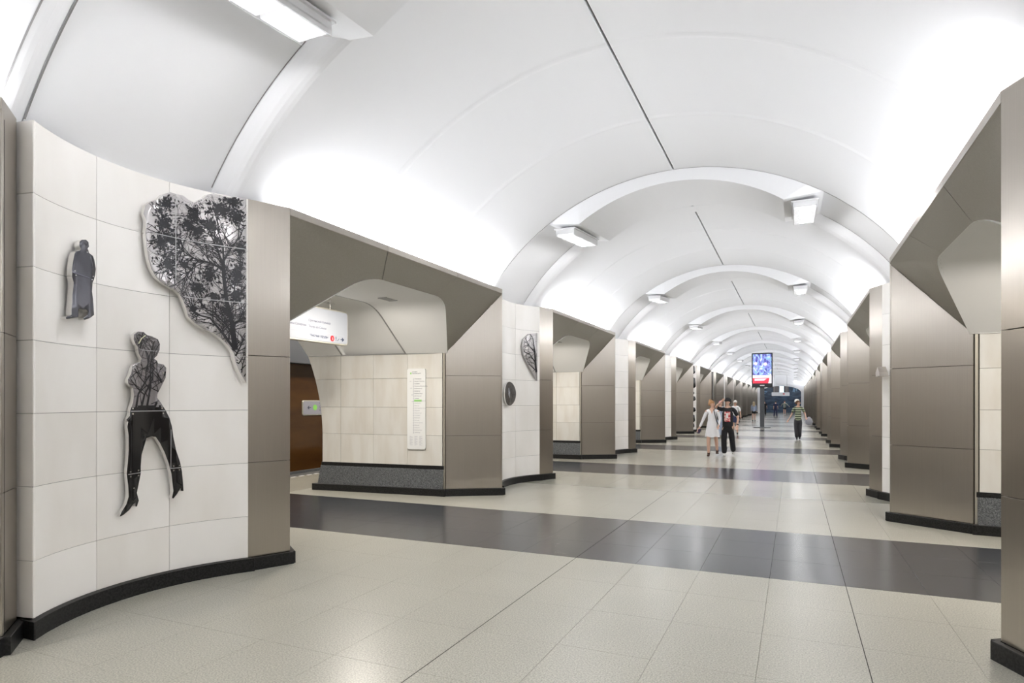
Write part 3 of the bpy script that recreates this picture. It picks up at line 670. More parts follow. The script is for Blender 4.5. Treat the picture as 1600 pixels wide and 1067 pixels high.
def twig(rng, p, ang, w_, l, depth, out):
    pts = [(p[0], p[1], w_)]; a = ang
    for i in range(3):
        a += rng.uniform(-.45, .45); p = (p[0]+math.cos(a)*l/3, p[1]+math.sin(a)*l/3); w_ *= .78; pts.append((p[0], p[1], w_))
        if depth > 0 and rng.random() < .85: twig(rng, p, a+rng.choice((-1, 1))*rng.uniform(.4, 1.0), w_*.7, l*.62, depth-1, out)
    out.append(pts)
YA, YB = 3.58, 3.58+P
man = empty('man_silhouette', onwall(YA, -.54, 2.26, RF), label='small dark silhouette plate of a standing figure, upper left of the marble wall', category='artwork', group='silhouette plates on the marble wall')
def child_world(name, me, root, **kw):
    o = put(name, me, root, **kw); o.matrix_parent_inverse = Matrix.Translation(-Vector(root.location)); return o
child_world('plate', silhouette('man', MAN, YA, ['plate_dark', 'chrome'], r0=1.56, thick=.06), man)
mb = MB(); ribbon(mb, [(-.635, 2.615, .006), (-.425, 2.605, .006)], YA, MAN, r=1.556); child_world('joint_line', mb.mesh('joint', 'ink'), man)
mb = MB()
for a, c in ((-.62, 2.63), (-.61, 2.60), (-.445, 2.625), (-.455, 2.598), (-.50, 2.80)):
    x, y, z = onwall(YA, a, c, 1.557); mb.box(x-.003, x+.004, y-.004, y+.004, z-.004, z+.004)
child_world('fixing_pins', mb.mesh('pins', 'cable'), man)
wo = empty('woman_silhouette', onwall(YA, .05, .7, RF), label='large black silhouette plate of a striding woman with hair bun on the marble wall', category='artwork', group='silhouette plates on the marble wall')
child_world('plate', silhouette('woman', WOMAN, YA, ['plate_mauve', 'chrome', 'plate_black'], split=1.60), wo)
rng = random.Random(3); out = []
for (a, c, l, ang) in ((.05, 1.55, .62, 1.62), (.0, 1.56, .45, 1.75), (.11, 1.56, .55, 1.4), (.17, 1.58, .45, 1.7), (-.04, 1.58, .4, 1.45), (.06, 1.9, .38, 1.5), (.2, 1.6, .3, 1.2), (.1, 2.0, .25, 1.3), (.0, 2.1, .2, 1.0)):
    twig(rng, (a, c), ang, .020 if c < 1.7 else .012, l, 4, out)
for _ in range(26):
    twig(rng, (rng.uniform(-.1, .24), rng.uniform(1.6, 2.2)), rng.uniform(.3, 2.8), .006, .2, 2, out)
mb = MB()
for p in out: ribbon(mb, p, YA, WOMAN)
ribbon(mb, [(-.10, 1.60, .03), (.21, 1.60, .03)], YA, WOMAN)
child_world('printed_branches', mb.mesh('branches', 'print_black'), wo, kind='stuff')
mb = MB(); ribbon(mb, [(-.085, 1.567, .007), (.22, 1.567, .007)], YA, WOMAN, r=RF-.005); ribbon(mb, [(-.11, 1.04, .006), (.005, 1.044, .006)], YA, None, r=RF-.005)
ribbon(mb, [(.255, 1.055, .006), (.362, 1.055, .006)], YA, None, r=RF-.005); ribbon(mb, [(.27, 1.40, .006), (.268, 1.06, .006)], YA, None, r=RF-.005); ribbon(mb, [(.0, 2.088, .004), (.15, 2.086, .004)], YA, WOMAN, r=RF-.005)
child_world('joint_line', mb.mesh('joint', 'cable'), wo)
mb = MB()
for a, c in ((-.07, 1.59), (-.07, 1.545), (.19, 1.59), (.2, 1.545), (-.09, 1.06), (-.09, 1.02), (-.02, 1.065), (-.02, 1.022), (.29, 1.075), (.34, 1.075), (.29, 1.035), (.34, 1.035), (-.06, .92), (.2, 1.9)):
    x, y, z = onwall(YA, a, c, RF-.003); mb.box(x-.004, x+.006, y-.006, y+.006, z-.006, z+.006)
child_world('fixing_pins', mb.mesh('pins', 'chrome'), wo)
mb = MB(); ribbon(mb, [(-.015, 2.14, .008), (.01, 2.185, .008), (.045, 2.215, .008)], YA, None, r=RF-.004); M['band'] = mat('pale_band', (.6, .6, .4), .4); child_world('hair_band', mb.mesh('band', 'band'), wo)
# the tree
tr = empty('tree_plate', onwall(YA, .6, 1.9, RF), label='large tree shaped mirror plate printed with black branches beside the steel jamb', category='artwork')
child_world('plate', silhouette('tree', TREE, YA, ['plate_grey', 'chrome']), tr)
mb = MB(); rng = random.Random(11)
for b_ in BRANCH: ribbon(mb, [(p[0], p[1], p[2]*1.9) for p in b_], YA, TREE)
out = []
for b_ in BRANCH:
    for p, q in zip(b_[:-1], b_[1:]):
        base = math.atan2(q[1]-p[1], q[0]-p[0])
        for _ in range(5):
            u = rng.random(); twig(rng, (p[0]+(q[0]-p[0])*u, p[1]+(q[1]-p[1])*u), base+rng.choice((-1, 1))*rng.uniform(.4, 1.2), .009, rng.uniform(.14, .26), 2, out)
for p in out: ribbon(mb, p, YA, TREE)
child_world('printed_branches', mb.mesh('branches', 'print_black'), tr, kind='stuff')
mb = MB()
def leaf(cx, cz, L):
    a = rng.uniform(0, 6.283); w_ = L*rng.uniform(.14, .26); ca, sa = math.cos(a), math.sin(a)
    q = [(cx+ca*L*.5, cz+sa*L*.5), (cx-sa*w_, cz+ca*w_), (cx-ca*L*.5, cz-sa*L*.5), (cx+sa*w_, cz-ca*w_)]
    if all(inside(v, TREE) for v in q): mb.add([onwall(YA, s_, z_, RF-.003-rng.random()*.001) for s_, z_ in q], [(0, 1, 2, 3)])
for (cx, cz, rx, rz_) in CLUS:
    for _ in range(int(120*(rx*rz_)/(.07*.08))):
        r_ = rng.gauss(0, .62); t = rng.uniform(0, 6.283); leaf(cx+rx*r_*math.cos(t), cz+rz_*r_*math.sin(t), rng.uniform(.022, .05))
for _ in range(750):
    x_, z_ = rng.uniform(.05, .88), rng.uniform(2.15, 3.57)
    dens = .9 if x_ > .45 else .45
    if z_ < 2.45: dens *= .35
    if rng.random() < dens: leaf(x_, z_, rng.uniform(.015, .034))
child_world('printed_leaves', mb.mesh('leaves', 'print_black'), tr, kind='stuff')
mb = MB(); r_ = RF-.006
for z_ in (3.11, 2.595, 2.08): ribbon(mb, [(.03, z_, .008), (.3, z_, .008), (.6, z_, .008), (.882, z_, .008)], YA, TREE, r=r_)
ribbon(mb, [(.31, 3.5, .008), (.31, 3.11, .008), (.31, 2.7, .008)], YA, TREE, r=r_)
child_world('joint_line', mb.mesh('joint', 'cable'), tr)
# second pier: tree fragment and round disc
t2 = empty('tree_plate', onwall(YB, .7, 2.1, RF), label='small wedge of tree shaped plate at the top of the second left marble wall', category='artwork')
child_world('plate', silhouette('tree2', TREE2, YB, ['plate_grey', 'cable'], r0=1.60, thick=.03), t2)
mb = MB(); out = []; rng = random.Random(5)
for b_ in ([(.84, 2.1, .05), (.80, 2.4, .04), (.78, 2.7, .03), (.74, 2.95, .02)], [(.80, 2.45, .03), (.66, 2.62, .015), (.52, 2.66, .01)], [(.79, 2.65, .025), (.64, 2.8, .015), (.56, 2.92, .01)], [(.79, 2.3, .02), (.66, 2.4, .015)]):
    ribbon(mb, b_, YB, TREE2, r=1.597)
    for p in b_:
        for _ in range(3): twig(rng, (p[0], p[1]), rng.uniform(1.2, 3.6), .009, .26, 1, out)
for p in out: ribbon(mb, p, YB, TREE2, r=1.597)
child_world('printed_branches', mb.mesh('branches', 'print_black'), t2, kind='stuff')
disc = [(-.02+.27*math.cos(2*math.pi*i/32), 1.80+.235*math.sin(2*math.pi*i/32)) for i in range(32)]
dp = empty('round_plate', onwall(YB, 0, 1.57, RF), label='round dark disc plate on the second left marble wall', category='artwork')
child_world('plate', silhouette('disc', disc, YB, ['plate_brown', 'chrome'], r0=1.60, thick=.03), dp)
mb = MB(); out = []
for _ in range(16): twig(rng, (rng.uniform(-.2, .2), rng.uniform(1.62, 1.85)), rng.uniform(.6, 2.6), .012, .2, 2, out)
for p in out: ribbon(mb, p, YB, disc, r=1.597)
child_world('printed_branches', mb.mesh('branches', 'print_black'), dp, kind='stuff')
mb = MB(); mb.add([onwall(YB, a, c, 1.598) for a, c in ((-.09, 1.80), (-.02, 1.70), (.0, 1.84), (-.07, 1.92))], [(0, 1, 2, 3)]); child_world('pale_figure', mb.mesh('fig', 'ink_soft'), dp)
# dark patches on the far fourth pier and the edge of a plate on the right wall
YD = 3.58+P*4; YR = 3.58+P
po = empty('dark_plate', onwall(YD, .3, .5, RF), label='tall column of broken black plates on the fifth left marble pier', category='artwork')
for z0, z1, s0, s1 in ((3.1, 3.6, .1, .75), (2.35, 2.95, -.1, .8), (2.0, 2.2, .2, .7), (1.65, 1.95, .1, .8), (1.05, 1.35, .1, .8), (.5, .95, .0, .75), (.2, .5, .2, .7)):
    pl = [(s0, z0+.05), (s0+.2, z0), (s1-.1, z0+.03), (s1, z0+.1), (s1-.05, z1-.05), (s1-.25, z1), (s0+.1, z1-.04), (s0+.05, (z0+z1)/2)]
    child_world('plate', silhouette('patch', pl, YD, ['plate_black', 'black']), po)
YE = 3.58+P*5
pe = empty('dark_plate', onwall(YE, .3, .2, RF), label='unbroken dark plate strip on the sixth left marble pier', category='artwork')
child_world('plate', silhouette('strip', [(.05, .15), (.86, .15), (.86, 3.58), (.2, 3.58), (.0, 3.0), (.1, 2.2), (-.05, 1.4)], YE, ['plate_brown', 'black']), pe)
rp = empty('steel_plate_edge', (XC, Y0, 0), label='small steel plate standing out from the second right marble pier', category='artwork')
mb = MB(); mb.slab([(3.0, 6.7, 2.06), (3.0, 7.2, 2.06), (3.0, 7.24, 2.13), (3.0, 7.0, 2.22), (3.0, 6.75, 2.12)], (-1, 0, 0), .12, 0, .004); put('plate', mb.mesh('plate', 'steel'), rp)

# ------------------------------------------------------------------ signs
FACEX = lambda x, y, z: Matrix(((0, 0, 1, x), (1, 0, 0, y), (0, 1, 0, z), (0, 0, 0, 1)))     # text reading along +Y, facing +X
def rrect(y0, y1, z0, z1, r, n=5):
    pts = []
    for cy, cz, a0 in ((y1-r, z0+r, -90), (y1-r, z1-r, 0), (y0+r, z1-r, 90), (y0+r, z0+r, 180)):
        for i in range(n+1): a = math.radians(a0+90*i/n); pts.append((cy+r*math.cos(a), cz+r*math.sin(a)))
    return pts
def lightbox(name, x, y0, y1, z0, z1, depth, **props):
    o = empty(name, (x, (y0+y1)/2, z0), **props)
    mb = MB(); mb.slab([(x-.006, a, c) for a, c in rrect(y0, y1, z0, z1, .06)], (1, 0, 0), depth, 0, .008); child_world('frame', mb.mesh('frame', 'sign_frame'), o)
    mb = MB(); mb.slab([(x, a, c) for a, c in rrect(y0+.025, y1-.025, z0+.025, z1-.025, .045)], (1, 0, 0), .01, 0, .001); child_world('face', mb.mesh('face', 'sign_face'), o)
    return o
SX = -6.7
sg = lightbox('hanging_sign', SX, 6.55, 8.34, 2.56, 3.115, .10, label='white lightbox direction sign hanging in the nearest left passage', category='sign')
def tx(body, y, z, size, m='ink', root=sg, x=SX, name='lettering'):
    o = text(name, body, size, FACEX(x+.002, y, z), m, root); o.matrix_parent_inverse = Matrix.Translation(-Vector(root.location)); return o
tx('Сретенский бульвар', 7.41, 2.865, .049); tx('Sretensky bulvar', 7.41, 2.835, .028, 'ink_soft')
tx('Театр «Et Cetera»', 7.41, 2.775, .049); tx('Et Cetera Theatre', 7.41, 2.745, .028, 'ink_soft')
tx('Мясницкая', 6.85, 2.865, .049); tx('Академика Сахарова', 6.85, 2.785, .049); tx('Чистые пруды', 7.44, 2.64, .058, 'ink_dark'); tx('Chistye prudy', 7.62, 2.605, .03, 'ink_soft')
def wbox(root, name, m, boxes, x):
    mb = MB()
    for y0, y1, z0, z1 in boxes: mb.box(x, x+.003, y0, y1, z0, z1)
    child_world(name, mb.mesh(name, m), root)
wbox(sg, 'rule_line', 'ink_soft', [(6.60, 8.24, 2.708, 2.713)], SX+.001)
def wdisc(root, name, m, y, z, r, x):
    mb = MB(); mb.slab([(x, y+r*math.cos(i*math.pi/12), z+r*math.sin(i*math.pi/12)) for i in range(24)], (1, 0, 0), .003, 0, .0005); child_world(name, mb.mesh(name, m), root)
wdisc(sg, 'line_disc', 'red', 7.945, 2.65, .046, SX+.003); tx('1', 7.93, 2.624, .068, 'white', x=SX+.005)
def arrow(root, y, z, s, sgn, x, m='ink_dark'):
    mb = MB(); mb.slab([(x, y-s, z-.008), (x, y+s, z-.008), (x, y+s, z+.008), (x, y-s, z+.008)], (1, 0, 0), .003, 0, .0005)
    for q in (-1, 1):
        t = y+sgn*s; mb.slab([(x, t+sgn*.005, z), (x, t-sgn*s*.75, z+q*s*.75), (x, t-sgn*s*.75-sgn*.02, z+q*s*.75-q*.0), (x, t-sgn*.022, z)], (1, 0, 0), .003, 0, .0005)
    child_world('arrow', mb.mesh('arrow', m), root)
arrow(sg, 8.185, 2.65, .038, 1, SX+.003)
wbox(sg, 'pictogram', 'ink', [(8.023, 8.037, 2.65, 2.685), (8.027, 8.033, 2.615, 2.65), (8.06, 8.072, 2.62, 2.63), (8.072, 8.084, 2.63, 2.64), (8.084, 8.096, 2.64, 2.65), (8.096, 8.108, 2.65, 2.66)], SX+.003)
mb = MB()
for yy in (7.0, 7.95):
    mb.tube([(SX-.05, yy, 3.11), (SX-.05, yy, 3.335)], .012); mb.box(SX-.08, SX-.02, yy-.05, yy+.05, 3.20, 3.225); mb.box(SX-.09, SX-.01, yy-.03, yy+.03, 3.315, 3.34)
mb.box(SX-.06, SX-.04, 6.9, 8.05, 3.205, 3.222); child_world('hanger', mb.mesh('hanger', 'chrome'), sg)
TX = XC-11.3
ts = lightbox('track_wall_sign', TX+.04, 14.15, 16.45, 1.24, 1.68, .05, label='pale station name sign on the ochre track wall seen through the left passage', category='sign')
M['sign_dim'] = mat('sign_dim', (.28, .28, .32), .3); [q for q in ts.children if q.name.startswith('face')][0].data.materials[0] = M['sign_dim']
arrow(ts, 14.42, 1.47, .07, -1, TX+.045); wdisc(ts, 'line_disc', 'green', 14.66, 1.47, .085, TX+.045)
for q, (t_, z_, sz) in enumerate((('Станция', 1.575, .05), ('Сретенский бульвар', 1.45, .11), ('Sretensky bulvar', 1.37, .06))): tx(t_, 14.84, z_, sz, 'ink', ts, TX+.043)
# line map on the passage wall
wd = Vector((-1, -.0892, 0)).normalized(); A0 = Vector((-5.54, 9.51, 0)); nrm = Vector((.0892, -1, 0)).normalized()
mp = empty('line_map', tuple(A0+wd*.55), label='tall narrow pale metro line map on the marble wall of the nearest left passage', category='sign')
def mapm(u, z, off): # u to the right as seen
    o_ = A0+wd*(.735-u)+nrm*off
    return Matrix(((-wd.x, 0, nrm.x, o_.x), (-wd.y, 0, nrm.y, o_.y), (0, 1, 0, z), (0, 0, 0, 1)))
def mpt(u, z, off): o_ = A0+wd*(.735-u)+nrm*off; return (o_.x, o_.y, z)
mb = MB(); mb.slab([mpt(a, c, .028) for a, c in rrect(0, .36, .80, 2.23, .035)], nrm, .02, 0, .003); child_world('board', mb.mesh('board', 'map'), mp)
STN = ['Селигерская', 'Верхние Лихоборы', 'Окружная', 'Петровско-Разумовская', 'Фонвизинская', 'Бутырская', 'Марьина Роща', 'Достоевская', 'Трубная', 'Сретенский бульвар', 'Чкаловская', 'Римская', 'Крестьянская застава', 'Дубровка', 'Кожуховская', 'Печатники', 'Волжская', 'Люблино', 'Братиславская', 'Марьино', 'Борисово', 'Шипиловская', 'Зябликово']
def mt(body, u, z, size, m='ink'):
    o = text('lettering', body, size, mapm(u, z, .0292), m, mp); o.matrix_parent_inverse = Matrix.Translation(-Vector(mp.location))
mt('10 линия', .10, 2.165, .024, 'ink'); mt('Сретенский б.', .10, 2.135, .026, 'ink')
mb = MB(); zc = 1.66
for i, nme in enumerate(STN):
    z_ = 2.04-i*.043; mt(nme, .145, z_, .0215, 'ink' if i < 9 else 'ink_soft'); mb.slab([mpt(a, c, .0296) for a, c in ((.118, z_), (.138, z_), (.138, z_+.006), (.118, z_+.006))], nrm, .001, 0, .0001)
mb.slab([mpt(a, c, .0296) for a, c in ((.124, 1.08), (.13, 1.08), (.13, 2.06), (.124, 2.06))], nrm, .001, 0, .0001)
for i, q in enumerate((.05, .06, .08, .09)): mb.slab([mpt(a, c, .0296) for a, c in ((q, 2.0-.12*i), (q+.035, 2.0-.12*i), (q+.035, 2.008-.12*i), (q, 2.008-.12*i))], nrm, .001, 0, .0001)
for i in range(12):
    for q in range(3): mb.slab([mpt(a, c, .0296) for a, c in ((.05+.095*q, 1.03-i*.014), (.05+.095*q+(.06 if (i+q) % 3 else .035), 1.03-i*.014), (.05+.095*q+(.06 if (i+q) % 3 else .035), 1.034-i*.014), (.05+.095*q, 1.034-i*.014))], nrm, .001, 0, .0001)
child_world('line_diagram', mb.mesh('diagram', 'ink_soft'), mp, kind='stuff')
mb = MB(); zz = 2.04-9*.043; mb.slab([mpt(a, c, .029) for a, c in ((.14, zz-.008), (.285, zz-.008), (.285, zz+.026), (.14, zz+.026))], nrm, .001, 0, .0001); mb.slab([mpt(a, c, .029) for a, c in ((.06, 2.13), (.085, 2.13), (.085, 2.16), (.06, 2.16))], nrm, .001, 0, .0001); child_world('green_mark', mb.mesh('mark', 'green'), mp)
# far hanging sign
fs = empty('exit_sign', (XC+.05, 93.0, 2.39), label='white hanging sign in front of the dark far wall', category='sign')
mb = MB(); mb.slab([(x*1.0, 0, z) for x, z in rrect(-1.12, 1.12, 0, .5, .05)], (0, -1, 0), .1, 0, .01); fsf = put('face', mb.mesh('face', 'sign_face'), fs)
TM = lambda x, z: Matrix(((1, 0, 0, x), (0, 0, -1, -.004), (0, 1, 0, z), (0, 0, 0, 1)))
text('lettering', 'Чистые пруды', .2, TM(-.95, .2), 'ink_soft', fs); text('lettering', '1', .2, TM(.35, .2), 'white', fs); text('lettering', '→', .2, TM(.85, .2), 'ink', fs)
mb = MB(); mb.slab([(.4+.12*math.cos(i*math.pi/8), -.002, .27+.12*math.sin(i*math.pi/8)) for i in range(16)], (0, -1, 0), .003, 0, .0005); put('line_disc', mb.mesh('disc', 'red'), fs)
mb = MB(); mb.tube([(-.8, .05, .48), (-.8, .05, 2.88)], .015); mb.tube([(.8, .05, .48), (.8, .05, 2.88)], .015); put('hanger', mb.mesh('hanger', 'cable'), fs)

# ------------------------------------------------------------------ advertising screen on a pole
ks = empty('screen_stand', (-1.84, 42.5, 0), label='tall advertising screen on a dark pole standing mid hall', category='screen')
mb = MB(); mb.lathe([(0, .05), (.5, .045), (.52, .03), (.52, 0), (0, 0)], n=28); put('base', mb.mesh('base', 'darksteel'), ks)
mb = MB(); mb.box(-.13, .13, -.06, .08, .04, 2.6); put('pole', mb.mesh('pole', 'darksteel'), ks)
mb = MB(); mb.slab([(x, -.12, z) for x, z in rrect(-.61, .61, 2.52, 4.68, .03)], (0, -1, 0), .2, 0, .02); put('housing', mb.mesh('housing', 'black'), ks)
sc = mat('screen_picture', (.02, .02, .02), .3); b = sc.node_tree.nodes['Principled BSDF']; M['screen'] = sc
tc = nd(sc, 'ShaderNodeTexCoord'); mpn = nd(sc, 'ShaderNodeMapping'); mpn.inputs['Scale'].default_value = (2.0, 1, 1.1); lk(sc, tc.outputs['Object'], mpn.inputs[0])
nn = nd(sc, 'ShaderNodeTexNoise'); nn.inputs['Scale'].default_value = 1.5; nn.inputs['Detail'].default_value = 3; nn.inputs['Distortion'].default_value = 2.2; lk(sc, mpn.outputs[0], nn.inputs['Vector'])
cr = nd(sc, 'ShaderNodeValToRGB'); lk(sc, nn.outputs[0], cr.inputs[0]); e = cr.color_ramp.elements
e[0].position = .3; e[0].color = (.02, .03, .16, 1); e[1].position = .75; e[1].color = (.75, .78, 1, 1)
for p_, c_ in ((.42, (.08, .08, .35, 1)), (.5, (.25, .28, .75, 1)), (.56, (.16, .42, .5, 1)), (.63, (.6, .55, .95, 1))): q = e.new(p_); q.color = c_
lk(sc, cr.outputs[0], b.inputs['Emission Color']); b.inputs['Emission Strength'].default_value = 1.0
M['scr_white'] = mat('screen_white', (.1, .1, .1), .3, emit=(1, .96, 1), estr=1.0); M['scr_red'] = mat('screen_red', (.1, .01, .01), .3, emit=(.85, .03, .06), estr=1.0); M['scr_pink'] = mat('screen_pink', (.1, .1, .1), .3, emit=(1, .62, .72), estr=1.0)
def flat(name, m, pts, y): mb = MB(); mb.slab([(x, y, z) for x, z in pts], (0, -1, 0), .004, 0, .0005); put(name, mb.mesh(name, m), ks)
flat('screen', 'screen', [(-.54, 2.78), (.54, 2.78), (.54, 4.61), (-.54, 4.61)], -.123)
flat('white_band', 'scr_white', [(-.54, 2.78), (.54, 2.78), (.54, 3.27), (-.54, 3.3)], -.126)
flat('red_band', 'scr_red', [(-.54, 2.78), (.36, 2.78), (.44, 3.12), (-.54, 3.12)], -.129)
flat('pink_spot', 'scr_pink', [(.19+.1*math.cos(i*.52), 3.98+.1*math.sin(i*.52)) for i in range(12)], -.127); flat('pink_spot', 'scr_pink', [(-.38+.1*math.cos(i*.52), 4.03+.09*math.sin(i*.52)) for i in range(12)], -.127)
flat('white_lines', 'scr_pink', [(-.44, 2.95), (.12, 2.95), (.2, 3.02), (.28, 3.07), (-.44, 3.07)], -.132)
flat('maker_mark', 'white', [(-.13, 2.62), (.14, 2.62), (.14, 2.68), (-.13, 2.68)], -.126)
# ------------------------------------------------------------------ people
def cloth(name, c, rough=.8, **k): M[name] = mat(name, c, rough, **k)
for n_, c in (('skin', (.66, .42, .32)), ('skin_deep', (.42, .22, .14)), ('blonde_red', (.42, .22, .10)), ('blonde', (.68, .55, .36)), ('brown_hair', (.10, .045, .02)), ('black_hair', (.012, .011, .012)),
              ('white_dress', (.80, .80, .83)), ('black_tee', (.012, .012, .015)), ('black_cloth', (.010, .010, .013)), ('boot', (.06, .028, .018)), ('shoe_white', (.75, .75, .75)), ('shoe_dark', (.03, .03, .035)),
              ('grey_trouser', (.045, .047, .055)), ('cap_white', (.8, .78, .76)), ('pale_blue', (.50, .58, .75)), ('navy', (.02, .025, .07)), ('khaki', (.22, .25, .22)), ('pink', (.7, .35, .45)), ('grey_bag', (.35, .36, .42)), ('phone', (.03, .02, .06)), ('lip', (.45, .12, .11)), ('eye', (.02, .015, .01)), ('gold', (.5, .3, .1))):
    cloth(n_, c)
stp = M['stripes'] = mat('green_stripes', rough=.8); b = stp.node_tree.nodes['Principled BSDF']
tc = nd(stp, 'ShaderNodeTexCoord'); sp = nd(stp, 'ShaderNodeSeparateXYZ'); lk(stp, tc.outputs['Object'], sp.inputs[0])
mo = nd(stp, 'ShaderNodeMath', operation='FLOORED_MODULO'); lk(stp, sp.outputs[2], mo.inputs[0]); mo.inputs[1].default_value = .098
ls = nd(stp, 'ShaderNodeMath', operation='LESS_THAN'); lk(stp, mo.outputs[0], ls.inputs[0]); ls.inputs[1].default_value = .05
mxn = nd(stp, 'ShaderNodeMix', data_type='RGBA'); lk(stp, ls.outputs[0], mxn.inputs[0]); mxn.inputs[6].default_value = (.50, .56, .40, 1); mxn.inputs[7].default_value = (.035, .05, .03, 1); lk(stp, mxn.outputs[2], b.inputs['Base Color'])
M['print'] = noise_mix(mat('tee_print', rough=.7), (.50, .03, .05), (.85, .55, .5), 16, .45, .55)
def skin(name, nodes, edges, m, parent, sub=1, **props):
    """continuous surface grown round a jointed skeleton; nodes {key: (x, y, z, rx, ry)}"""
    keys = list(nodes); idx = {k: i for i, k in enumerate(keys)}
    me = bpy.data.meshes.new(name); me.from_pydata([nodes[k][:3] for k in keys], [(idx[a], idx[c]) for a, c in edges], [])
    o = bpy.data.objects.new(name, me); COL.objects.link(o); md = o.modifiers.new('s', 'SKIN'); md.use_smooth_shade = True
    sv = me.skin_vertices[0].data
    for i, k in enumerate(keys): q = nodes[k]; sv[i].radius = (q[3], q[4] if len(q) > 4 else q[3]); sv[i].use_root = (i == 0)
    if sub: sm = o.modifiers.new('u', 'SUBSURF'); sm.levels = sub; sm.render_levels = sub
    em = bpy.data.meshes.new_from_object(o.evaluated_get(bpy.context.evaluated_depsgraph_get())); bpy.data.objects.remove(o)
    em.materials.clear(); em.materials.append(M[m]); em.name = name
    return put(name, em, parent, **props)
def lerp(a, c, t): return tuple(a[i]*(1-t)+c[i]*t for i in range(3))
def person(label, x, y, H, rz, la, ra, ll, rl, top, bottom, hair, shoes, sk='skin', head=(0, 0), hands=True, fem=False, lean=0, sleeve='short', group=None):
    """la/ra = (elbow, wrist) of the arm at +x / -x; ll/rl = (knee, ankle); head = (turn, tilt). The figure faces -Y before rz."""
    o = empty('person', (x, y, 0), rz, label=label, category='person'); o.scale = (H/1.7,)*3
    if group: o['group'] = group
    sw = .155 if fem else .18; kf = .88 if fem else 1
    N = {'pel': (0, 0, .94, .12*kf, .085), 'abd': (0, 0, 1.08, .10*kf, .078), 'che': (0, lean*.6, 1.27, .13*kf, .095), 'nb': (0, lean, 1.41, .075, .06), 'nk': (0, lean-.01, 1.47, .048, .05)}
    hc = Vector((0, lean-.02, 1.585))
    hd = Vector((math.sin(head[0]), -math.cos(head[0]), 0))
    N['jaw'] = (hc.x+hd.x*.022, hc.y+hd.y*.022, 1.53, .052, .058); N['mid'] = (hc.x, hc.y, 1.59, .074, .085); N['crn'] = (hc.x-hd.x*.01, hc.y-hd.y*.01, 1.655, .058, .066)
    E_ = [('pel', 'abd'), ('abd', 'che'), ('che', 'nb'), ('nb', 'nk'), ('nk', 'jaw'), ('jaw', 'mid'), ('mid', 'crn')]
    for sgn, t, (el, wr) in ((1, 'l', la), (-1, 'r', ra)):
        sh = (sgn*sw, lean, 1.365); N['sh'+t] = (*sh, .052, .052); N['el'+t] = (*el, .037*kf, .037*kf); N['wr'+t] = (*wr, .025, .022); E_ += [('che' if 0 else 'nb', 'sh'+t), ('sh'+t, 'el'+t), ('el'+t, 'wr'+t)]
        d = (Vector(wr)-Vector(el)).normalized(); pm = Vector(wr)+d*.055; N['pm'+t] = (*pm, .036, .018); E_.append(('wr'+t, 'pm'+t))
        if hands:
            side = d.cross(Vector((0, 1, 0)) if abs(d.y) < .8 else Vector((1, 0, 0))).normalized(); fw = d.cross(side)
            for q in range(4):
                a = pm+side*(q-1.5)*.017+d*.03; L = (.062, .075, .07, .052)[q]; b1 = a+d*L*.55+fw*.006; b2 = b1+d*L*.4+fw*.025
                for nm, p in ((f'f{q}a', a), (f'f{q}b', b1), (f'f{q}c', b2)): N[nm+t] = (*p, .0085, .0085)
                E_ += [('pm'+t, f'f{q}a'+t), (f'f{q}a'+t, f'f{q}b'+t), (f'f{q}b'+t, f'f{q}c'+t)]
            a = pm-d*.02-side*.03; b1 = a-side*.022+d*.035; N['ta'+t] = (*a, .011, .011); N['tb'+t] = (*b1, .009, .009); E_ += [('pm'+t, 'ta'+t), ('ta'+t, 'tb'+t)]
    for sgn, t, (kn, an) in ((1, 'l', ll), (-1, 'r', rl)):
        N['hp'+t] = (sgn*.085, 0, .86, .088*kf, .09*kf); N['kn'+t] = (*kn, .055, .058); c = lerp(kn, an, .3); N['cf'+t] = (c[0], c[1]+.01, c[2], .05, .056); N['an'+t] = (*an, .034, .038)
        E_ += [('pel', 'hp'+t), ('hp'+t, 'kn'+t), ('kn'+t, 'cf'+t), ('cf'+t, 'an'+t)]
    skin('body', N, E_, sk, o, 1)
    # face
    ff = lambda u, v, dp: hc+hd*dp+Vector((-hd.y, hd.x, 0))*u+Vector((0, 0, v))
    mb = MB(); mb.tube([ff(0, .02, .085), ff(0, -.015, .104), ff(0, -.022, .088)], [.008, .013, .008], 6); put('nose', mb.mesh('nose', sk), o)
    for u in (-.03, .03): mb = MB(); c = ff(u, .018, .082); mb.lathe([(0, .004), (.006, .0025), (.008, 0), (.006, -.0025), (0, -.004)], c, 8); put('eye', mb.mesh('eye', 'eye'), o)
    mb = MB(); mb.tube([ff(-.02, -.048, .082), ff(0, -.046, .089), ff(.02, -.048, .082)], [.003, .006, .003], 6); put('mouth', mb.mesh('mouth', 'lip'), o)
    for u in (-.078, .078): mb = MB(); c = ff(u, 0, 0); mb.lathe([(0, .03), (.01, .02), (.014, 0), (.008, -.022), (0, -.03)], c, 8); put('ear', mb.mesh('ear', sk), o)
    # hair
    def dome(r, z0, z1, dx=0, cy=0, m=None, nm='hair', front=.35):
        mb = MB(); n = 20; prof_ = [(i/8) for i in range(9)]; vs = []
        for t in prof_:
            a = t*math.pi*.5
            for k in range(n):
                th = 2*math.pi*k/n; p = Vector((math.cos(th), math.sin(th), 0)); f = p.dot(hd); zl = z0+(front*.1*max(0, f)**.6*(1-t) if f > 0 else 0)
                vs.append((hc.x-hd.x*cy+p.x*r*math.cos(a)*1.0, hc.y-hd.y*cy+p.y*r*math.cos(a)*1.12, zl+(z1-zl)*math.sin(a)))
        fs = [(i*n+k, i*n+(k+1) % n, (i+1)*n+(k+1) % n, (i+1)*n+k) for i in range(8) for k in range(n)]
        mb.add(vs, fs, 0, True); return put(nm, mb.mesh(nm, m), o)
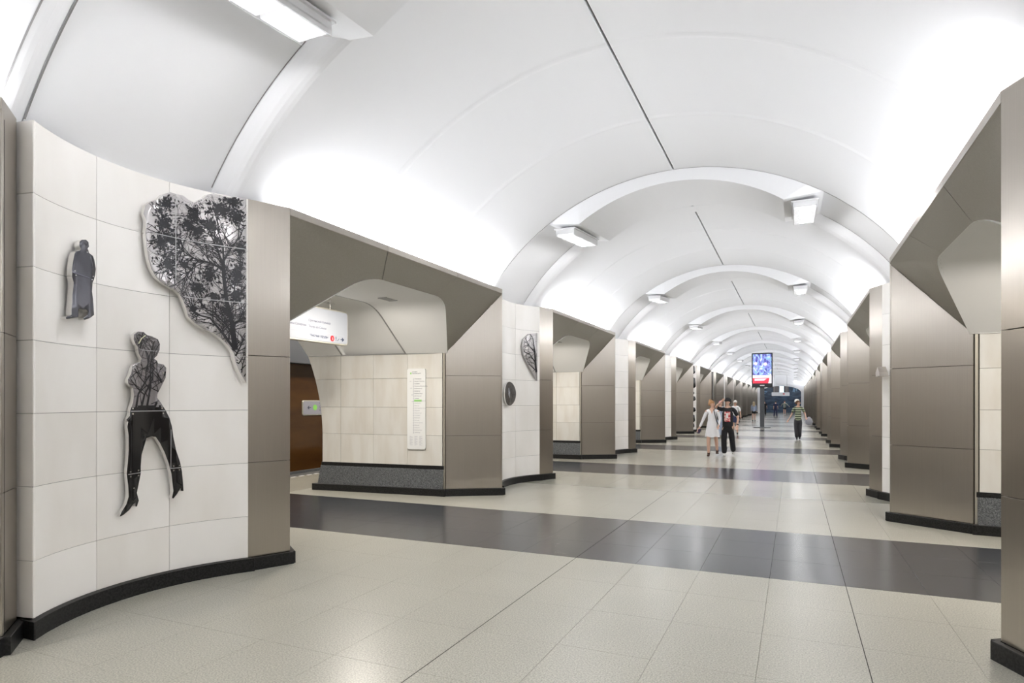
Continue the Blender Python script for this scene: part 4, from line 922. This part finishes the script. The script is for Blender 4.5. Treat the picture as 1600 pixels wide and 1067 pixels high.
    hm, style = hair
    if style in ('bun', 'short', 'long', 'cap', 'whitecap', 'afro'):
        dome(.088 if style != 'afro' else .1, 1.575 if style != 'short' else 1.60, 1.712, cy=.018, m=hm, front=.55)
        bk = hc-hd*.06
        mb = MB(); mb.lathe([(0, .10), (.06, .08), (.075, 0), (.06, -.05), (0, -.075)], (bk.x, bk.y, 1.60), 12); put('hair_back', mb.mesh('hair_back', hm), o)
    if style == 'bun':
        c = hc-hd*.075; mb = MB(); mb.lathe([(0, .045), (.035, .032), (.048, 0), (.035, -.032), (0, -.045)], (c.x, c.y, 1.70), 12); put('hair_bun', mb.mesh('bun', hm), o)
    if style == 'long':
        c = hc-hd*.06; mb = MB(); mb.lathe([(.0, .1), (.085, .06), (.10, -.05), (.115, -.2), (.12, -.30), (.07, -.36), (0, -.37)], (c.x, c.y, 1.60), 14, sy=.6); put('long_hair', mb.mesh('long_hair', hm), o)
    if style in ('cap', 'whitecap'):
        cm = 'black_cloth' if style == 'cap' else 'cap_white'
        dome(.096, 1.615, 1.725, cy=.005, m=cm, nm='cap', front=.0)
        mb = MB(); c = hc+hd*(.09 if style == 'cap' else -.0); mb.lathe([(0, .006), (.075, .003), (.08, -.003), (0, -.004)], (c.x, c.y, 1.625), 14); put('cap_brim', mb.mesh('brim', cm), o)
    # clothes
    tm, tl = top
    if tm:
        r = 1.12 if fem else 1.22
        T = {'a00': (0, 0, .80, .168*kf, .13), 'a0': (0, 0, .90, .165*kf, .13), 'abd': (0, 0, 1.09, .135*r*kf, .105*r), 'che': (0, lean*.6, 1.27, .15*kf*r, .11*r), 'nb': (0, lean, 1.40, .085, .07)}
        G = [('a00', 'a0'), ('a0', 'abd'), ('abd', 'che'), ('che', 'nb')]
        for sgn, t, (el, wr) in ((1, 'l', la), (-1, 'r', ra)):
            sh = (sgn*sw, lean, 1.37); T['s'+t] = (*sh, .066, .066); G.append(('nb', 's'+t))
            if sleeve == 'short': m_ = lerp(sh, el, .82); T['e'+t] = (*m_, .068, .064); G.append(('s'+t, 'e'+t))
            else:
                T['e'+t] = (*el, .047, .047); w2 = lerp(el, wr, .93); T['w'+t] = (*w2, .036, .034); G += [('s'+t, 'e'+t), ('e'+t, 'w'+t)]
        skin('shirt', T, G, tm, o, 1)
    bmn, kind = bottom
    if kind in ('trousers', 'shorts'):
        T = {'p': (0, 0, 1.0, .135*kf, .10), 'q': (0, 0, .90, .155*kf, .12)}; G = [('p', 'q')]
        for sgn, t, (kn, an) in ((1, 'l', ll), (-1, 'r', rl)):
            T['h'+t] = (sgn*.082, 0, .78, .098, .105); G.append(('q', 'h'+t))
            if kind == 'trousers':
                T['k'+t] = (*kn, .083, .085); a2 = (an[0], an[1], max(.06, an[2]-.02)); T['a'+t] = (*a2, .075, .082); G += [('h'+t, 'k'+t), ('k'+t, 'a'+t)]
            else:
                q = lerp((sgn*.088, 0, .84), kn, .62); T['k'+t] = (*q, .09, .09); G.append(('h'+t, 'k'+t))
        skin(kind, T, G, bmn, o, 1)
    if kind in ('dress', 'skirt'):
        mb = MB(); n = 40; zt, zb = (1.1, .60) if kind == 'dress' else (1.02, .62); prof_ = []
        for i in range(9):
            t = i/8; R_ = (.128+.085*t**.8)*(1.0 if kind == 'dress' else .95)
            for k in range(n):
                a = 2*math.pi*k/n; w_ = 1+.07*t*math.sin(a*9+1); prof_.append((R_*w_*math.cos(a), R_*w_*.78*math.sin(a), zt+(zb-zt)*t+.012*t*math.sin(a*5)))
        mb.add(prof_, [(i*n+k, i*n+(k+1) % n, (i+1)*n+(k+1) % n, (i+1)*n+k) for i in range(8) for k in range(n)], 0, True); put('skirt', mb.mesh('skirt', bmn), o)
    for t, (kn, an) in (('l', ll), ('r', rl)):
        hgt_ = .11 if shoes == 'boot' else .055; zb = max(.0, an[2]-.085)
        S = {'h': (an[0], an[1]+.03, zb+.04, .040, .040), 'm': (an[0], an[1]-.05, zb+.036, .044, .036), 't': (an[0], an[1]-.14, zb+.03, .036, .028), 'a': (an[0], an[1]+.01, zb+.04+hgt_, .047, .05)}
        skin('boot' if shoes == 'boot' else 'shoe', S, [('h', 'm'), ('m', 't'), ('h', 'a')], shoes, o, 1)
    return o
A_ = lambda s, bx=.24, fy=0: ((s*bx, .02+fy*.3, 1.10), (s*(bx+.02), -.03+fy, .86))
def legs(step=.12, lift=0.0):       # (left leg forward, right leg back)
    return ((.095, -.09, .50), (.09, -step, .085)), ((-.095, .02, .49), (-.085, step+.03, .10+lift))
LL, RL = legs(.10)
w1 = person('person in a short white dress holding a phone, walking on the left of the couple', -2.24, 19.62, 1.67, 0, ((.22, .03, 1.14), (.20, -.14, .94)), ((-.27, .03, 1.12), (-.37, -.04, .87)), ((.11, .05, .50), (.13, .16, .16)), ((-.10, -.08, .49), (-.10, -.06, .09)),
            ('white_dress', 'tunic'), ('white_dress', 'dress'), ('blonde_red', 'bun'), 'boot', head=(.9, 0), fem=True, sleeve='long')
mb = MB(); mb.slab([(-.43, -.10, .70), (-.36, -.10, .68), (-.31, -.10, .81), (-.38, -.10, .83)], (0, -1, 0), .012, 0, .002); ph = put('phone', mb.mesh('phone', 'phone'), None, label='dark phone in the hand of the person in white', category='phone'); ph.location = (-2.24, 19.62, .0)
mb = MB(); mb.tube([(.06, -.115, 1.42), (.10, -.15, 1.25), (.14, -.165, 1.10), (.19, -.12, .98), (.21, 0, .92)], .013, 6); mb.tube([(.06, -.115, 1.42), (.06, .02, 1.45), (.1, .11, 1.3), (.19, .1, 1.0), (.21, 0, .92)], .013, 6); bs_ = put('bag_strap', mb.mesh('strap', 'black_cloth'), w1)
for u in (-1, 1):
    mb = MB(); mb.lathe([(0, .022), (.03, .016), (.040, 0), (.032, -.022), (0, -.03)], (u*.172, -.018, 1.385), 10); put('bare_shoulder', mb.mesh('shoulder', 'skin'), w1)
mb = MB()
mb.plate([(-.045, -.095, 1.42), (.045, -.095, 1.42), (.0, -.135, 1.30)], (0, .03, 0)); put('neckline', mb.mesh('neckline', 'skin'), w1)
m1 = person('person in a black tee with red print and black trousers, hand raised to the cap', -1.83, 19.95, 1.74, 0, ((.29, .0, 1.12), (.27, -.12, .90)), ((-.34, -.05, 1.44), (-.17, -.13, 1.60)), ((.12, .02, .50), (.15, .13, .13)), ((-.10, -.08, .49), (-.085, -.08, .085)),
            ('black_tee', 'tee'), ('black_cloth', 'trousers'), ('black_hair', 'cap'), 'shoe_white', head=(-.55, 0))
def curved_patch(w_, z0, z1, R_, cy, m, root, name):
    mb = MB(); n = 8; a = [(-w_+2*w_*i/n) for i in range(n+1)]
    f = lambda x, z: (x, cy-math.sqrt(max(0, R_*R_-x*x))*.9, z)
    mb.strip([f(x, z0) for x in a], [f(x, z1) for x in a], True); put(name, mb.mesh(name, m), root)
curved_patch(.085, 1.02, 1.31, .185, .008, 'print', m1, 'chest_print')
curved_patch(.03, 1.12, 1.27, .19, .006, 'cap_white', m1, 'pale_print')
mb = MB(); mb.tube([(.285, -.10, .95), (.275, -.105, .925)], .034, 10); put('watch', mb.mesh('watch', 'black_cloth'), m1)
w3 = person('person in a green striped tee, white cap and grey trousers, right of the screen', .15, 29.75, 1.69, 0, ((.27, .05, 1.14), (.31, -.08, .98)), ((-.25, .02, 1.10), (-.37, -.06, .87)), ((.07, -.02, .48), (.06, .09, .11)), ((-.08, -.03, .49), (-.05, -.05, .09)),
            ('stripes', 'tee'), ('grey_trouser', 'trousers'), ('brown_hair', 'afro'), 'shoe_dark', head=(1.1, 0), fem=True)
mb = MB(); mb.lathe([(0, .11), (.075, .09), (.10, .03), (.10, -.01), (.115, -.02), (.09, -.03), (0, -.03)], (-.045, .04, 1.655), 16); put('cap', mb.mesh('cap', 'cap_white'), w3)
mb = MB(); mb.lathe([(0, .17), (.05, .15), (.12, .07), (.15, -.04), (.13, -.14), (.06, -.18), (0, -.18)], (0, 0, 0), 14, sy=.5); bagm = mb.mesh('bag', 'grey_bag')
bg = empty('plastic_bag', (.15+.42, 29.68, .82), label='grey plastic bag carried by the person in the striped tee', category='bag'); put('bag_body', bagm, bg)
mb = MB(); mb.tube([(-.04, 0, .15), (-.08, 0, .2), (-.11, 0, .13)], .008, 6); put('bag_handle', mb.mesh('handle', 'grey_bag'), bg)
LB, RB = ((.09, .05, .49), (.09, .10, .10)), ((-.09, -.06, .49), (-.09, -.06, .09))
p4 = person('person in a white cap and navy skirt half hidden behind the black tee', -2.66, 32.9, 1.68, 0, A_(1), A_(-1), LB, RB, ('white_dress', 'tee'), ('navy', 'skirt'), ('blonde', 'whitecap'), 'shoe_dark', fem=True, hands=False)
p5 = person('person in pale grey with a black bag, between the couple and farther back', -3.02, 29.6, 1.67, .2, A_(1), A_(-1), LB, RB, ('pale_blue', 'tee'), ('pale_blue', 'trousers'), ('pink', 'short'), 'shoe_dark', fem=True, hands=False)
mb = MB(); mb.slab([(.12, -.16, .25), (.3, -.16, .2), (.34, -.16, .42), (.16, -.16, .46)], (0, -1, 0), .12, 0, .02)
bb = empty('shoulder_bag', (-3.02, 29.6, 0), label='black bag low beside the pale grey clothed person', category='bag'); put('bag_body', mb.mesh('bag', 'black_cloth'), bb)
mb = MB(); mb.tube([(.24, -.2, .45), (.1, -.2, 1.1), (.02, -.15, 1.4)], .015, 6); put('bag_strap', mb.mesh('strap', 'black_cloth'), bb)
p6 = person('person with long blonde hair, pale blue shirt and black shorts walking away', -3.06, 55.9, 1.62, math.pi, A_(1, .2), A_(-1, .2), LB, RB, ('pale_blue', 'tunic'), ('black_cloth', 'shorts'), ('blonde', 'long'), 'shoe_dark', fem=True, hands=False, sleeve='long')
p7 = person('distant person all in black just right of the screen pole', -3.15, 79, 1.66, 0, A_(1), A_(-1), LB, RB, ('black_cloth', 'tee'), ('black_cloth', 'trousers'), ('black_hair', 'short'), 'shoe_dark', hands=False)
p8 = person('distant person in navy trousers and dark shirt, centre of the far hall', -1.82, 73.2, 1.68, math.pi, A_(1, .2), A_(-1, .2), ((.13, 0, .49), (.16, .03, .09)), ((-.1, 0, .49), (-.13, .0, .09)), ('navy', 'tee'), ('navy', 'trousers'), ('black_hair', 'short'), 'shoe_dark', hands=False)
p9 = person('distant person in a khaki top with arms held out and dark shorts', -1.08, 84, 1.72, math.pi, ((.30, .05, 1.24), (.40, .0, 1.05)), ((-.34, .0, 1.20), (-.52, .0, 1.0)), LB, RB, ('khaki', 'tee'), ('black_cloth', 'shorts'), ('brown_hair', 'short'), 'shoe_white', hands=False, sleeve='long')
